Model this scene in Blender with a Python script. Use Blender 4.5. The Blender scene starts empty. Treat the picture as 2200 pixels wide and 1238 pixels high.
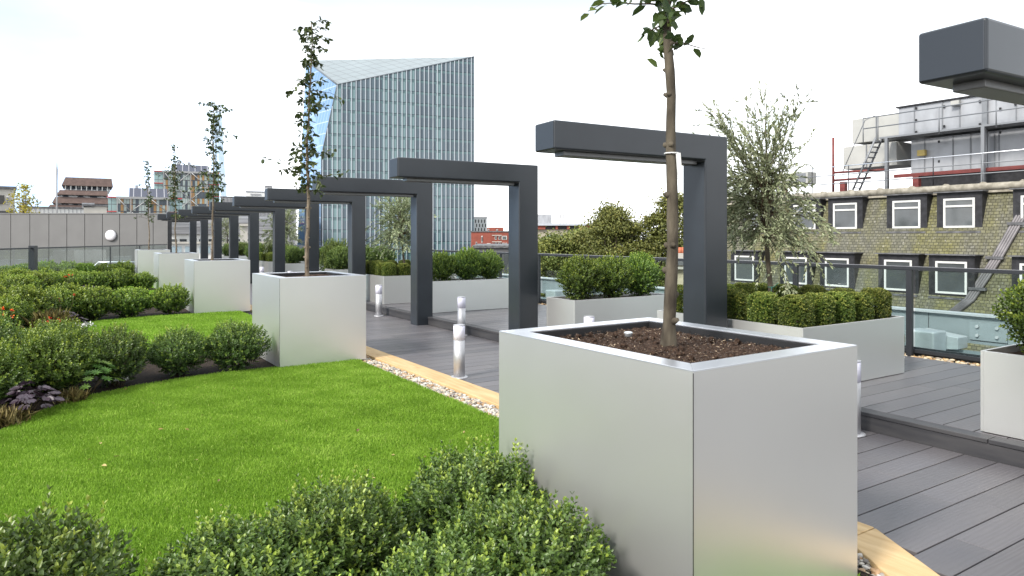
import bpy, bmesh, math, random
import numpy as np
from mathutils import Vector, Matrix

SC = bpy.context.scene
COL = SC.collection
# ------------------------------------------------------------------ camera, sky, sun, exposure
# World frame: x = across the terrace (towards the railing), y = along the row of arches, z up.
F, HOR, PSI, EYE = 1496.0, 508.8, 0.575, 1.64
cam = bpy.data.objects.new("camera", bpy.data.cameras.new("camera"))
COL.objects.link(cam)
cam.location = (0, 0, EYE)
cam.rotation_euler = (math.pi / 2, 0, -PSI)
cam.data.sensor_width = 36
cam.data.lens = 36 * F / 2200
cam.data.shift_y = -(619 - HOR) / 2200
cam.data.clip_start = 0.05
cam.data.clip_end = 6000
SC.camera = cam

SUN_EL, SUN_AZ = math.radians(40), math.radians(258)      # azimuth of the sun, clockwise from +y
world = bpy.data.worlds.new("World"); SC.world = world; world.use_nodes = True
wn, wl = world.node_tree.nodes, world.node_tree.links
wn.clear()
w_out = wn.new("ShaderNodeOutputWorld"); w_bg = wn.new("ShaderNodeBackground")
w_sky = wn.new("ShaderNodeTexSky"); w_sky.sky_type = 'NISHITA'; w_sky.sun_disc = False
w_sky.sun_elevation = SUN_EL; w_sky.sun_rotation = SUN_AZ; w_sky.air_density = 1.0; w_sky.dust_density = 2.0
w_tc = wn.new("ShaderNodeTexCoord"); w_map = wn.new("ShaderNodeMapping"); w_map.inputs["Scale"].default_value = (1.6, 1.6, 5.0)
w_map.inputs["Location"].default_value = (0.3, 1.7, 0.4)
w_noise = wn.new("ShaderNodeTexNoise"); w_noise.inputs["Scale"].default_value = 1.5; w_noise.inputs["Detail"].default_value = 7
w_ramp = wn.new("ShaderNodeValToRGB"); w_ramp.color_ramp.elements[0].position = 0.30; w_ramp.color_ramp.elements[0].color = (0.62,)*3 + (1,)
w_ramp.color_ramp.elements[1].position = 0.52; w_ramp.color_ramp.elements[1].color = (1, 1, 1, 1)
w_mix = wn.new("ShaderNodeMixRGB"); w_mix.inputs["Color2"].default_value = (10.6, 10.75, 11.0, 1)
wl.new(w_tc.outputs["Generated"], w_map.inputs["Vector"]); wl.new(w_map.outputs[0], w_noise.inputs["Vector"])
wl.new(w_noise.outputs["Fac"], w_ramp.inputs[0]); wl.new(w_ramp.outputs[0], w_mix.inputs["Fac"])
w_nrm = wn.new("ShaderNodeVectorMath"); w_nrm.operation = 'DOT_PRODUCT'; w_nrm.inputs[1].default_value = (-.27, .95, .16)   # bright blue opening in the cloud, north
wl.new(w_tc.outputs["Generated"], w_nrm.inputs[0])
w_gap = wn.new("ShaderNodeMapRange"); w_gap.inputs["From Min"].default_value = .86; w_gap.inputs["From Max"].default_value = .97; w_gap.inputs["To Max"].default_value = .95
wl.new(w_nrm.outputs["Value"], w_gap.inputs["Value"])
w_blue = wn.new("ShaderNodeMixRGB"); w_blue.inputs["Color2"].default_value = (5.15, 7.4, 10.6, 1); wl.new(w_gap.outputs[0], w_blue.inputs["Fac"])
w_sc = wn.new("ShaderNodeVectorMath"); w_sc.operation = 'MULTIPLY'; w_sc.inputs[1].default_value = (1.6, 1.6, 1.6); wl.new(w_sky.outputs[0], w_sc.inputs[0])
wl.new(w_sc.outputs[0], w_mix.inputs["Color1"]); w_sep = wn.new("ShaderNodeSeparateXYZ"); wl.new(w_tc.outputs["Generated"], w_sep.inputs[0])
w_el = wn.new("ShaderNodeMapRange"); w_el.inputs["From Min"].default_value = .12; w_el.inputs["From Max"].default_value = .34; wl.new(w_sep.outputs[2], w_el.inputs["Value"])
w_n2 = wn.new("ShaderNodeTexNoise"); w_n2.inputs["Scale"].default_value = 2.1; w_n2.inputs["Detail"].default_value = 6
w_m2 = wn.new("ShaderNodeMapping"); w_m2.inputs["Scale"].default_value = (1, 1, 3); w_m2.inputs["Location"].default_value = (2.3, .4, 1.1)
wl.new(w_tc.outputs["Generated"], w_m2.inputs["Vector"]); wl.new(w_m2.outputs[0], w_n2.inputs["Vector"])
w_r2 = wn.new("ShaderNodeMapRange"); w_r2.inputs["From Min"].default_value = .40; w_r2.inputs["From Max"].default_value = .60; w_r2.inputs["To Max"].default_value = .92; wl.new(w_n2.outputs["Fac"], w_r2.inputs["Value"])
w_mm = wn.new("ShaderNodeMath"); w_mm.operation = 'MULTIPLY'; wl.new(w_el.outputs[0], w_mm.inputs[0]); wl.new(w_r2.outputs[0], w_mm.inputs[1])
w_thin = wn.new("ShaderNodeMixRGB"); w_thin.inputs["Color2"].default_value = (3.55, 4.2, 4.75, 1)      # thinner veil of cloud higher up
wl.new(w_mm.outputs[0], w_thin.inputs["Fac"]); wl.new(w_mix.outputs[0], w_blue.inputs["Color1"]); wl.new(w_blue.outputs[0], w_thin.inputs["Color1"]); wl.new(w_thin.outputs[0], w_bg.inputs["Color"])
wl.new(w_bg.outputs[0], w_out.inputs[0]); w_bg.inputs["Strength"].default_value = 0.10

sun = bpy.data.objects.new("sun", bpy.data.lights.new("sun", 'SUN')); COL.objects.link(sun)
sun.data.energy = 2.6; sun.data.angle = math.radians(12); sun.data.color = (1.0, 0.95, 0.88)
sd = Vector((math.sin(SUN_AZ) * math.cos(SUN_EL), math.cos(SUN_AZ) * math.cos(SUN_EL), math.sin(SUN_EL)))
sun.rotation_euler = (-sd).to_track_quat('-Z', 'Y').to_euler(); sun.location = sd * 80

SC.view_settings.view_transform = 'Standard'; SC.view_settings.look = 'None'
SC.view_settings.exposure = 1.0; SC.view_settings.gamma = 1; SC.view_settings.use_curve_mapping = False
SC.render.engine = 'CYCLES'
SC.cycles.max_bounces = 8; SC.cycles.transparent_max_bounces = 24; SC.cycles.diffuse_bounces = 3

# ------------------------------------------------------------------ helpers
CP, SP = math.cos(PSI), math.sin(PSI)
rng = np.random.default_rng(7); random.seed(7)
def wpt(X, D): return X * CP + D * SP, -X * SP + D * CP          # camera-aligned ground coords -> world
def at(px, py, z):                                                # where a photo point meets the level z
    D = F * (EYE - z) / (py - HOR); return wpt((px - 1100) * D / F, D)
def on_plane(px, t):                                              # where a photo column meets the plane x = t
    k = (px - 1100) / F; D = t / (k * CP + SP); return -k * D * SP + D * CP, D
def z_of(py, D): return EYE - (py - HOR) * D / F

class M:
    """collects polygons, builds one mesh"""
    def __init__(s): s.v = []; s.f = []; s.sm = []
    def poly(s, pts, smooth=False):
        n = len(s.v); s.v += [tuple(p) for p in pts]; s.f.append(tuple(range(n, n + len(pts)))); s.sm.append(smooth)
    def box(s, x0, x1, y0, y1, z0, z1):
        n = len(s.v)
        s.v += [(x0,y0,z0),(x1,y0,z0),(x1,y1,z0),(x0,y1,z0),(x0,y0,z1),(x1,y0,z1),(x1,y1,z1),(x0,y1,z1)]
        for q in ((0,3,2,1),(4,5,6,7),(0,1,5,4),(1,2,6,5),(2,3,7,6),(3,0,4,7)): s.f.append(tuple(n+i for i in q)); s.sm.append(False)
    def prism(s, poly, axis, a, b):
        """extrude a 2-D polygon: axis 'y' takes (x,z), 'x' takes (y,z), 'z' takes (x,y)"""
        def P(p, h): return {'y': (p[0], h, p[1]), 'x': (h, p[0], p[1]), 'z': (p[0], p[1], h)}[axis]
        n = len(s.v); k = len(poly)
        s.v += [P(p, a) for p in poly] + [P(p, b) for p in poly]
        s.f.append(tuple(range(n, n + k))); s.f.append(tuple(range(n + 2*k - 1, n + k - 1, -1))); s.sm += [False, False]
        for i in range(k):
            j = (i + 1) % k; s.f.append((n+i, n+k+i, n+k+j, n+j)); s.sm.append(False)
    def frustum(s, b, z0, t, z1):
        """b and t: (x0,x1,y0,y1) rectangles"""
        n = len(s.v)
        for (x0,x1,y0,y1), z in ((b,z0),(t,z1)): s.v += [(x0,y0,z),(x1,y0,z),(x1,y1,z),(x0,y1,z)]
        for q in ((0,3,2,1),(4,5,6,7),(0,1,5,4),(1,2,6,5),(2,3,7,6),(3,0,4,7)): s.f.append(tuple(n+i for i in q)); s.sm.append(False)
    def tube(s, pts, r, n=8, cap=True):
        pts = [Vector(p) for p in pts]
        if not hasattr(r, '__len__'): r = [r] * len(pts)
        base = len(s.v); up = None
        for i, p in enumerate(pts):
            d = (pts[min(i+1, len(pts)-1)] - pts[max(i-1, 0)]).normalized()
            if up is None: up = Vector((0,0,1)) if abs(d.z) < .9 else Vector((1,0,0))
            a = d.cross(up).normalized(); b = a.cross(d).normalized(); up = b
            for k in range(n):
                t = 2*math.pi*k/n; s.v.append(tuple(p + (a*math.cos(t) + b*math.sin(t)) * r[i]))
        for i in range(len(pts)-1):
            for k in range(n):
                q = base + i*n; s.f.append((q+k, q+(k+1)%n, q+n+(k+1)%n, q+n+k)); s.sm.append(True)
        if cap:
            s.f.append(tuple(base+k for k in reversed(range(n)))); s.sm.append(False)
            e = base + (len(pts)-1)*n; s.f.append(tuple(e+k for k in range(n))); s.sm.append(False)
    def lathe(s, prof, c=(0,0), n=24):
        base = len(s.v)
        for r, z in prof:
            for k in range(n): t = 2*math.pi*k/n; s.v.append((c[0]+r*math.cos(t), c[1]+r*math.sin(t), z))
        for i in range(len(prof)-1):
            for k in range(n):
                q = base+i*n; s.f.append((q+k, q+(k+1)%n, q+n+(k+1)%n, q+n+k)); s.sm.append(True)
        e = base + (len(prof)-1)*n
        s.f.append(tuple(base+k for k in reversed(range(n)))); s.f.append(tuple(e+k for k in range(n))); s.sm += [False, False]
    def mesh(s, name, bevel=0, seg=2):
        me = bpy.data.meshes.new(name); me.from_pydata(s.v, [], s.f)
        me.polygons.foreach_set("use_smooth", s.sm)
        bm = bmesh.new(); bm.from_mesh(me)
        bmesh.ops.recalc_face_normals(bm, faces=bm.faces)
        if bevel:
            es = [e for e in bm.edges if len(e.link_faces) == 2 and e.calc_face_angle(0) > .5]
            bmesh.ops.bevel(bm, geom=es, offset=bevel, segments=seg, affect='EDGES', profile=.5)
        bm.to_mesh(me); bm.free(); me.update(); return me

def link(name, me, mat, parent=None, loc=(0,0,0), rz=0):
    o = bpy.data.objects.new(name, me); COL.objects.link(o)
    if mat and not me.materials: me.materials.append(mat)
    o.location = loc; o.rotation_euler = (0, 0, rz)
    if parent: o.parent = parent
    return o
def obj(name, m, mat, parent=None, bevel=0, loc=(0,0,0), rz=0, seg=2): return link(name, m.mesh(name, bevel, seg), mat, parent, loc, rz)
def tag(o, label, cat, group=None):
    o["label"] = label; o["category"] = cat
    if group: o["group"] = group
    return o
def thing(name, label, cat, loc=(0,0,0), rz=0, group=None):
    o = bpy.data.objects.new(name, None); COL.objects.link(o); o.empty_display_size = .1
    o.location = loc; o.rotation_euler = (0, 0, rz); return tag(o, label, cat, group)
def struct(o, kind="structure"): o["kind"] = kind; return o
def dup(root, loc, rz=0, scale=None, label=None):
    r = root.copy(); COL.objects.link(r); r.location = loc; r.rotation_euler = (0, 0, rz)
    if scale: r.scale = scale
    if label: r["label"] = label
    for ch in list(root.children):
        c = ch.copy(); COL.objects.link(c); c.parent = r
        for g in list(ch.children):
            d = g.copy(); COL.objects.link(d); d.parent = c
    return r
ORD = ["first","second","third","fourth","fifth","sixth","seventh","eighth","ninth","tenth","eleventh","twelfth","thirteenth","fourteenth","fifteenth","sixteenth"]

# ------------------------------------------------------------------ materials
def mat(name, col, rough=.5, metal=0, spec=.5, var=0, vscale=5, stretch=(1,1,1), bump=0, bscale=60, col2=None, detail=5, coord="Object", ramp=(.35,.65)):
    m = bpy.data.materials.new(name); m.use_nodes = True
    nt = m.node_tree; b = nt.nodes["Principled BSDF"]
    b.inputs["Base Color"].default_value = (*col, 1); b.inputs["Roughness"].default_value = rough
    b.inputs["Metallic"].default_value = metal; b.inputs["Specular IOR Level"].default_value = spec
    if var or col2 or bump:
        tc = nt.nodes.new("ShaderNodeTexCoord"); mp = nt.nodes.new("ShaderNodeMapping"); mp.inputs["Scale"].default_value = stretch
        nt.links.new(tc.outputs[coord], mp.inputs["Vector"])
    if var or col2:
        n = nt.nodes.new("ShaderNodeTexNoise"); n.inputs["Scale"].default_value = vscale; n.inputs["Detail"].default_value = detail
        nt.links.new(mp.outputs[0], n.inputs["Vector"])
        r = nt.nodes.new("ShaderNodeValToRGB"); r.color_ramp.elements[0].position, r.color_ramp.elements[1].position = ramp
        c2 = col2 or tuple(c*(1+var) for c in col); c1 = col if col2 else tuple(c*(1-var) for c in col)
        r.color_ramp.elements[0].color = (*c1, 1); r.color_ramp.elements[1].color = (*c2, 1)
        nt.links.new(n.outputs["Fac"], r.inputs[0]); nt.links.new(r.outputs[0], b.inputs["Base Color"])
    if bump:
        n2 = nt.nodes.new("ShaderNodeTexNoise"); n2.inputs["Scale"].default_value = bscale; n2.inputs["Detail"].default_value = 4
        nt.links.new(mp.outputs[0], n2.inputs["Vector"])
        bp = nt.nodes.new("ShaderNodeBump"); bp.inputs["Strength"].default_value = bump; bp.inputs["Distance"].default_value = .01
        nt.links.new(n2.outputs["Fac"], bp.inputs["Height"]); nt.links.new(bp.outputs[0], b.inputs["Normal"])
    return m
def node_math(nt, op, a, b=None):
    n = nt.nodes.new("ShaderNodeMath"); n.operation = op
    for i, x in enumerate((a, b)):
        if x is None: continue
        if isinstance(x, (int, float)): n.inputs[i].default_value = x
        else: nt.links.new(x, n.inputs[i])
    return n.outputs[0]
def node_mix(nt, fac, c1, c2):
    n = nt.nodes.new("ShaderNodeMixRGB")
    for i, x in enumerate((fac, c1, c2)):
        if isinstance(x, (int, float)): n.inputs[i].default_value = x
        elif isinstance(x, tuple): n.inputs[i].default_value = (*x, 1)
        else: nt.links.new(x, n.inputs[i])
    return n.outputs[0]

def steel_mat(name="brushed_steel", col=(.68,.68,.665), rough=.36, metal=.78):
    m = mat(name, col, rough, metal, var=.012, vscale=1.2)
    nt = m.node_tree; b = nt.nodes["Principled BSDF"]
    tc = nt.nodes.new("ShaderNodeTexCoord")
    n = nt.nodes.new("ShaderNodeTexNoise"); n.inputs["Scale"].default_value = 1.6; n.inputs["Detail"].default_value = 3
    nt.links.new(tc.outputs["Object"], n.inputs["Vector"])
    mr = nt.nodes.new("ShaderNodeMapRange"); mr.inputs["To Min"].default_value = rough - .02; mr.inputs["To Max"].default_value = rough + .03
    nt.links.new(n.outputs["Fac"], mr.inputs["Value"]); nt.links.new(mr.outputs[0], b.inputs["Roughness"])
    # faint sheet buckling and a fine grain
    g = nt.nodes.new("ShaderNodeTexNoise"); g.inputs["Scale"].default_value = 700; g.inputs["Detail"].default_value = 1
    nt.links.new(tc.outputs["Object"], g.inputs["Vector"])
    b1 = nt.nodes.new("ShaderNodeBump"); b1.inputs["Strength"].default_value = .12; b1.inputs["Distance"].default_value = .03
    b2 = nt.nodes.new("ShaderNodeBump"); b2.inputs["Strength"].default_value = .10; b2.inputs["Distance"].default_value = .002
    nt.links.new(n.outputs["Fac"], b1.inputs["Height"]); nt.links.new(g.outputs["Fac"], b2.inputs["Height"])
    nt.links.new(b1.outputs[0], b2.inputs["Normal"]); nt.links.new(b2.outputs[0], b.inputs["Normal"])
    return m

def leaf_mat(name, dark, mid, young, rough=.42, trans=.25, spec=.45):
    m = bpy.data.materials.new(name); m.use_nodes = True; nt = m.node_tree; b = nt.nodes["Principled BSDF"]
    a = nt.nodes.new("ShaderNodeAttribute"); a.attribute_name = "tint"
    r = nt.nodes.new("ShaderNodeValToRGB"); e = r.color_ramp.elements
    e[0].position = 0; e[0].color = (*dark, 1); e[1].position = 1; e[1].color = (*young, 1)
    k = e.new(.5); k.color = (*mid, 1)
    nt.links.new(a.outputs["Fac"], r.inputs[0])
    oi = nt.nodes.new("ShaderNodeObjectInfo")
    hs = nt.nodes.new("ShaderNodeHueSaturation")
    mr = nt.nodes.new("ShaderNodeMapRange"); mr.inputs["To Min"].default_value = .82; mr.inputs["To Max"].default_value = 1.22
    mh = nt.nodes.new("ShaderNodeMapRange"); mh.inputs["To Min"].default_value = .488; mh.inputs["To Max"].default_value = .51
    nt.links.new(oi.outputs["Random"], mr.inputs["Value"]); nt.links.new(mr.outputs[0], hs.inputs["Value"])
    nt.links.new(oi.outputs["Random"], mh.inputs["Value"]); nt.links.new(mh.outputs[0], hs.inputs["Hue"])
    nt.links.new(r.outputs[0], hs.inputs["Color"]); nt.links.new(hs.outputs[0], b.inputs["Base Color"])
    b.inputs["Roughness"].default_value = rough; b.inputs["Specular IOR Level"].default_value = spec
    t = nt.nodes.new("ShaderNodeBsdfTranslucent"); nt.links.new(hs.outputs[0], t.inputs["Color"])
    mx = nt.nodes.new("ShaderNodeMixShader"); mx.inputs[0].default_value = trans
    out = nt.nodes["Material Output"]
    nt.links.new(b.outputs[0], mx.inputs[1]); nt.links.new(t.outputs[0], mx.inputs[2]); nt.links.new(mx.outputs[0], out.inputs[0])
    return m

def glass_mat(name, tint=(.86,.93,.92), refl=.10):
    m = bpy.data.materials.new(name); m.use_nodes = True; nt = m.node_tree; nt.nodes.remove(nt.nodes["Principled BSDF"])
    t = nt.nodes.new("ShaderNodeBsdfTransparent"); t.inputs[0].default_value = (*tint, 1)
    g = nt.nodes.new("ShaderNodeBsdfGlossy"); g.inputs["Roughness"].default_value = .02
    lw = nt.nodes.new("ShaderNodeLayerWeight"); lw.inputs["Blend"].default_value = .5
    ad = node_math(nt, 'ADD', node_math(nt, 'MULTIPLY', node_math(nt, 'POWER', lw.outputs["Facing"], 4.0), .6), refl)
    mx = nt.nodes.new("ShaderNodeMixShader"); nt.links.new(ad, mx.inputs[0])
    nt.links.new(t.outputs[0], mx.inputs[1]); nt.links.new(g.outputs[0], mx.inputs[2])
    nt.links.new(mx.outputs[0], nt.nodes["Material Output"].inputs[0]); return m

STEEL = steel_mat()
RIM = steel_mat("rim_steel", (.80,.82,.86), .30, .9)
DARK = mat("anthracite_metal", (.014,.018,.0235), .36, .0, .5, var=.10, vscale=3)
DARK.node_tree.nodes["Principled BSDF"].inputs["Coat Weight"].default_value = .22; DARK.node_tree.nodes["Principled BSDF"].inputs["Coat IOR"].default_value = 1.5; DARK.node_tree.nodes["Principled BSDF"].inputs["Coat Roughness"].default_value = .16
DARKCAP = mat("anthracite_cap", (.026,.033,.044), .5, 0, .4)
STRIP = mat("strip_grey", (.16,.16,.16), .4, .6)
SOIL = mat("soil", (.018,.011,.008), .95, 0, .1, col2=(.075,.048,.034), vscale=70, bump=1, bscale=90, detail=8)
BEDSOIL = mat("bed_soil", (.012,.009,.007), .95, 0, .1, col2=(.05,.037,.028), vscale=40, bump=1, bscale=60, detail=8)
BARK = mat("pale_bark", (.040,.033,.025), .85, 0, .15, col2=(.115,.098,.072), vscale=16, stretch=(1,1,.35), bump=.5, bscale=50)
BARK2 = mat("grey_bark", (.09,.07,.05), .85, 0, .2, col2=(.21,.17,.125), vscale=22, stretch=(1,1,.3), bump=.5, bscale=50)
TWIG = mat("twig", (.07,.05,.03), .85, 0, .2)
BOX = leaf_mat("box_leaf", (.032,.066,.020), (.105,.180,.038), (.36,.46,.07), rough=.36)
BOXR = leaf_mat("box_leaf_bright", (.034,.070,.016), (.130,.205,.034), (.36,.44,.06), rough=.38)
CLIP = leaf_mat("clipped_leaf", (.026,.052,.012), (.115,.165,.028), (.40,.40,.09), rough=.45)
YEW = leaf_mat("yew_leaf", (.030,.060,.016), (.105,.165,.035), (.28,.36,.08), rough=.45)
IRON = leaf_mat("iron_leaf", (.022,.042,.014), (.070,.105,.026), (.20,.24,.06), rough=.5, trans=.35)
OLIVE = leaf_mat("olive_leaf", (.12,.15,.075), (.26,.305,.165), (.46,.48,.32), rough=.5, trans=.15)
PLANE = leaf_mat("plane_leaf", (.065,.085,.020), (.175,.200,.045), (.36,.32,.08), rough=.6, trans=.15)
YELL = leaf_mat("yellow_leaf", (.16,.17,.03), (.45,.40,.05), (.6,.5,.1), trans=.3)
PURP = leaf_mat("purple_leaf", (.018,.008,.012), (.060,.040,.055), (.12,.10,.115), rough=.38, trans=.05)
LUP = leaf_mat("lupin_leaf", (.03,.08,.015), (.08,.18,.03), (.28,.34,.06), trans=.3)
DRY = leaf_mat("dry_leaf", (.07,.05,.018), (.19,.15,.055), (.38,.33,.15))
RED = leaf_mat("red_petal", (.3,.01,.01), (.75,.03,.01), (.85,.15,.02))
WHITEP = leaf_mat("white_petal", (.4,.4,.38), (.75,.75,.72), (.85,.85,.85))
GLASS = glass_mat("railing_glass", (.88,.935,.93), .05)
WHITE = mat("white_paint", (.60,.60,.58), .4)
BLACKFR = mat("lead_black", (.018,.018,.021), .6, 0, .4, var=.4, vscale=6)

# ------------------------------------------------------------------ leaves as one fast mesh
def norm(a): return a / np.maximum(np.linalg.norm(a, axis=1, keepdims=True), 1e-9)
def leaf_mesh(name, pos, dr, nr, L, W, tint, fold=.25, curl=.0):
    """pos = leaf base, dr = direction, nr = face normal, L/W = length and width arrays"""
    n = len(pos); dr = norm(dr); sd_ = norm(np.cross(dr, nr)); nr = norm(np.cross(sd_, dr))
    L = np.broadcast_to(L, n)[:, None]; W = np.broadcast_to(W, n)[:, None]
    up = nr * W * fold; dn = -nr * L * curl
    V = np.stack([pos, pos + dr*L*.32 - sd_*W*.5 + up, pos + dr*L*.72 - sd_*W*.42 + up + dn*.4, pos + dr*L + dn,
                  pos + dr*L*.72 + sd_*W*.42 + up + dn*.4, pos + dr*L*.32 + sd_*W*.5 + up], axis=1).reshape(-1, 3)
    base = (np.arange(n) * 6)[:, None]
    idx = np.concatenate([base + [0, 1, 2, 3], base + [0, 3, 4, 5]], axis=1).reshape(-1)
    me = bpy.data.meshes.new(name)
    me.vertices.add(n*6); me.vertices.foreach_set("co", V.astype(np.float32).reshape(-1))
    me.loops.add(n*8); me.loops.foreach_set("vertex_index", idx.astype(np.int32))
    me.polygons.add(n*2); me.polygons.foreach_set("loop_start", (np.arange(n*2)*4).astype(np.int32))
    at_ = me.attributes.new("tint", 'FLOAT', 'POINT'); at_.data.foreach_set("value", np.repeat(np.clip(tint, 0, 1), 6).astype(np.float32))
    me.update(); me.validate(); return me
def rand_dirs(n): return norm(rng.normal(size=(n, 3)))

def sprigs(org, dirs, length, pairs, leaf, wid, tint0, tip=.9, tipfrac=.3, splay=.9):
    """leaf sprays: along each sprig opposite leaf pairs, the last ones young"""
    n = len(org); P=[];D=[];N=[];T=[];S=[]
    dirs = norm(dirs); a = norm(np.cross(dirs, rand_dirs(n))); b = np.cross(dirs, a)
    length = np.broadcast_to(length, n)
    young = rng.random(n) < tipfrac
    for k in range(pairs):
        f = (k + .6) / pairs; th = k * math.pi/2 + rng.random(n)*.5
        o = org + dirs * (length * f)[:, None]
        for sg in (1, -1):
            side = (a*np.cos(th)[:, None] + b*np.sin(th)[:, None]) * sg
            d = side * splay * (1.15 - f*.6) + dirs * (.35 + f*.6) + rand_dirs(n)*.2
            P.append(o); D.append(d); N.append(dirs*1.0 - side*.2 + rand_dirs(n)*.25)
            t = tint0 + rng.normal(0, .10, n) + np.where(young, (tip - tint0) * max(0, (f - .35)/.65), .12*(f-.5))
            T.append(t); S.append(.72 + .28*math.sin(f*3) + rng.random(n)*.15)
    S = np.concatenate(S)
    return np.concatenate(P), np.concatenate(D), np.concatenate(N), leaf*S, wid*S, np.concatenate(T)

def cat_sets(sets): return [np.concatenate([s[i] for s in sets]) for i in range(6)]
def ball_points(n, rx, rz, zc, lo=-1.0, lump=.12, power=.35):
    d = rand_dirs(n); d = d[d[:, 2] > lo]; n = len(d)
    ph = rng.random(6)*6.28
    bump_ = 1 + lump*(np.sin(d[:,0]*4+ph[0])*np.sin(d[:,1]*4+ph[1]) + .6*np.sin(d[:,2]*6+ph[2]+d[:,0]*3))
    r = rng.random(n)**power * bump_
    p = d * r[:, None] * [rx, rx, rz]; p[:, 2] += zc
    return p, d
def shrub_meshes(name, nspr, leaf, wid, pairs=4, rx=.31, h=.56, tipf=.22, shoots=7, tint=.33, lump=.13, tall=.10, slen=.075):
    zc = h*.52
    o, d = ball_points(nspr, rx, h*.47, zc, lump=lump)
    dirs = d*.75 + np.array([0,0,.75]) + rand_dirs(len(d))*.35
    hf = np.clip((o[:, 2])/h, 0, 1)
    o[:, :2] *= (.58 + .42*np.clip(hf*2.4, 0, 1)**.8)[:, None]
    s1 = sprigs(o, dirs, slen + rng.random(len(o))*.03, pairs, leaf, wid, .08 + tint*hf**1.25*1.12, tip=.85, tipfrac=tipf)  # leaf tint painted darker low down, deepening the shade of the underside
    ns = shoots*3
    th = rng.random(ns)*6.28; r = rx*rng.random(ns)**.5*.85
    o2 = np.stack([r*np.cos(th), r*np.sin(th), h*(.97 - .35*(r/rx)**2)], 1)
    d2 = np.stack([np.cos(th)*.15, np.sin(th)*.15, np.ones(ns)], 1) + rand_dirs(ns)*.1
    s2 = sprigs(o2, d2, tall*(.4 + rng.random(ns)), 7, leaf*.95, wid*.9, .4, tip=.95, tipfrac=.75, splay=.8)
    fol = leaf_mesh(name, *cat_sets([s1, s2]))
    m = M()
    for k in range(9):
        a = rng.random()*6.28; rr = rx*(.35+rng.random()*.45)
        m.tube([(0.02*math.cos(a), .02*math.sin(a), -.02), (rr*.4*math.cos(a), rr*.4*math.sin(a), h*.3), (rr*math.cos(a), rr*math.sin(a), h*(.6+.2*rng.random()))], [.008,.006,.003], 5)
    return fol, m.mesh("stems")

def cube_hedge_mesh(name, n=1300, a=.141, h=.36, leaf=.018, wid=.011):
    p = rng.random((n*2, 3))*2 - 1
    f = np.argmax(np.abs(p), axis=1); p[np.arange(len(p)), f] = np.sign(p[np.arange(len(p)), f])*(1 - rng.random(len(p))**2*.25)
    # round the corners
    q = np.abs(p); e = np.clip(q - .40, 0, None); l = np.linalg.norm(e, axis=1); q = np.where((l > .60)[:, None], np.minimum(q, .40 + e/np.maximum(l, 1e-6)[:, None]*.60), q)
    p = np.sign(p)*q
    d = p.copy(); d[np.arange(len(p)), f] *= 1.6
    keep = p[:, 2] > -.9; p = p[keep]; d = d[keep]
    wob = 1 + .05*np.sin(p[:,0]*5 + p[:,2]*4)*np.sin(p[:,1]*5 + 1)
    o = p * np.array([a, a, h/2]) * wob[:, None]; o[:, 2] += h/2
    top = np.clip((o[:, 2]/h - .6)/.4, 0, 1)
    return leaf_mesh(name, *sprigs(o - norm(d)*.02, d + np.array([0,0,.35]) + rand_dirs(len(o))*.4, .03, 3, leaf, wid, .28 + .26*top + rng.normal(0,.08,len(o)), tip=.9, tipfrac=.22))

# ------------------------------------------------------------------ ground structure
TOPZ = .15
m = M(); m.box(-3000, 3000, -3000, 3000, -22.5, -22.0)
struct(obj("ground", m, mat("city_ground", (.10,.10,.095), .9, col2=(.16,.155,.145), vscale=.03)))
m = M(); m.box(-16, 9.75, -4, 46, -3.0, -.075)
struct(obj("terrace_floor", m, mat("roof_slab", (.14,.14,.14), .85, var=.2, vscale=2)))
m = M(); m.box(-16, 3.30, -4, 42, -.07, .0)
struct(obj("planting_bed_ground", m, BEDSOIL))

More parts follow.
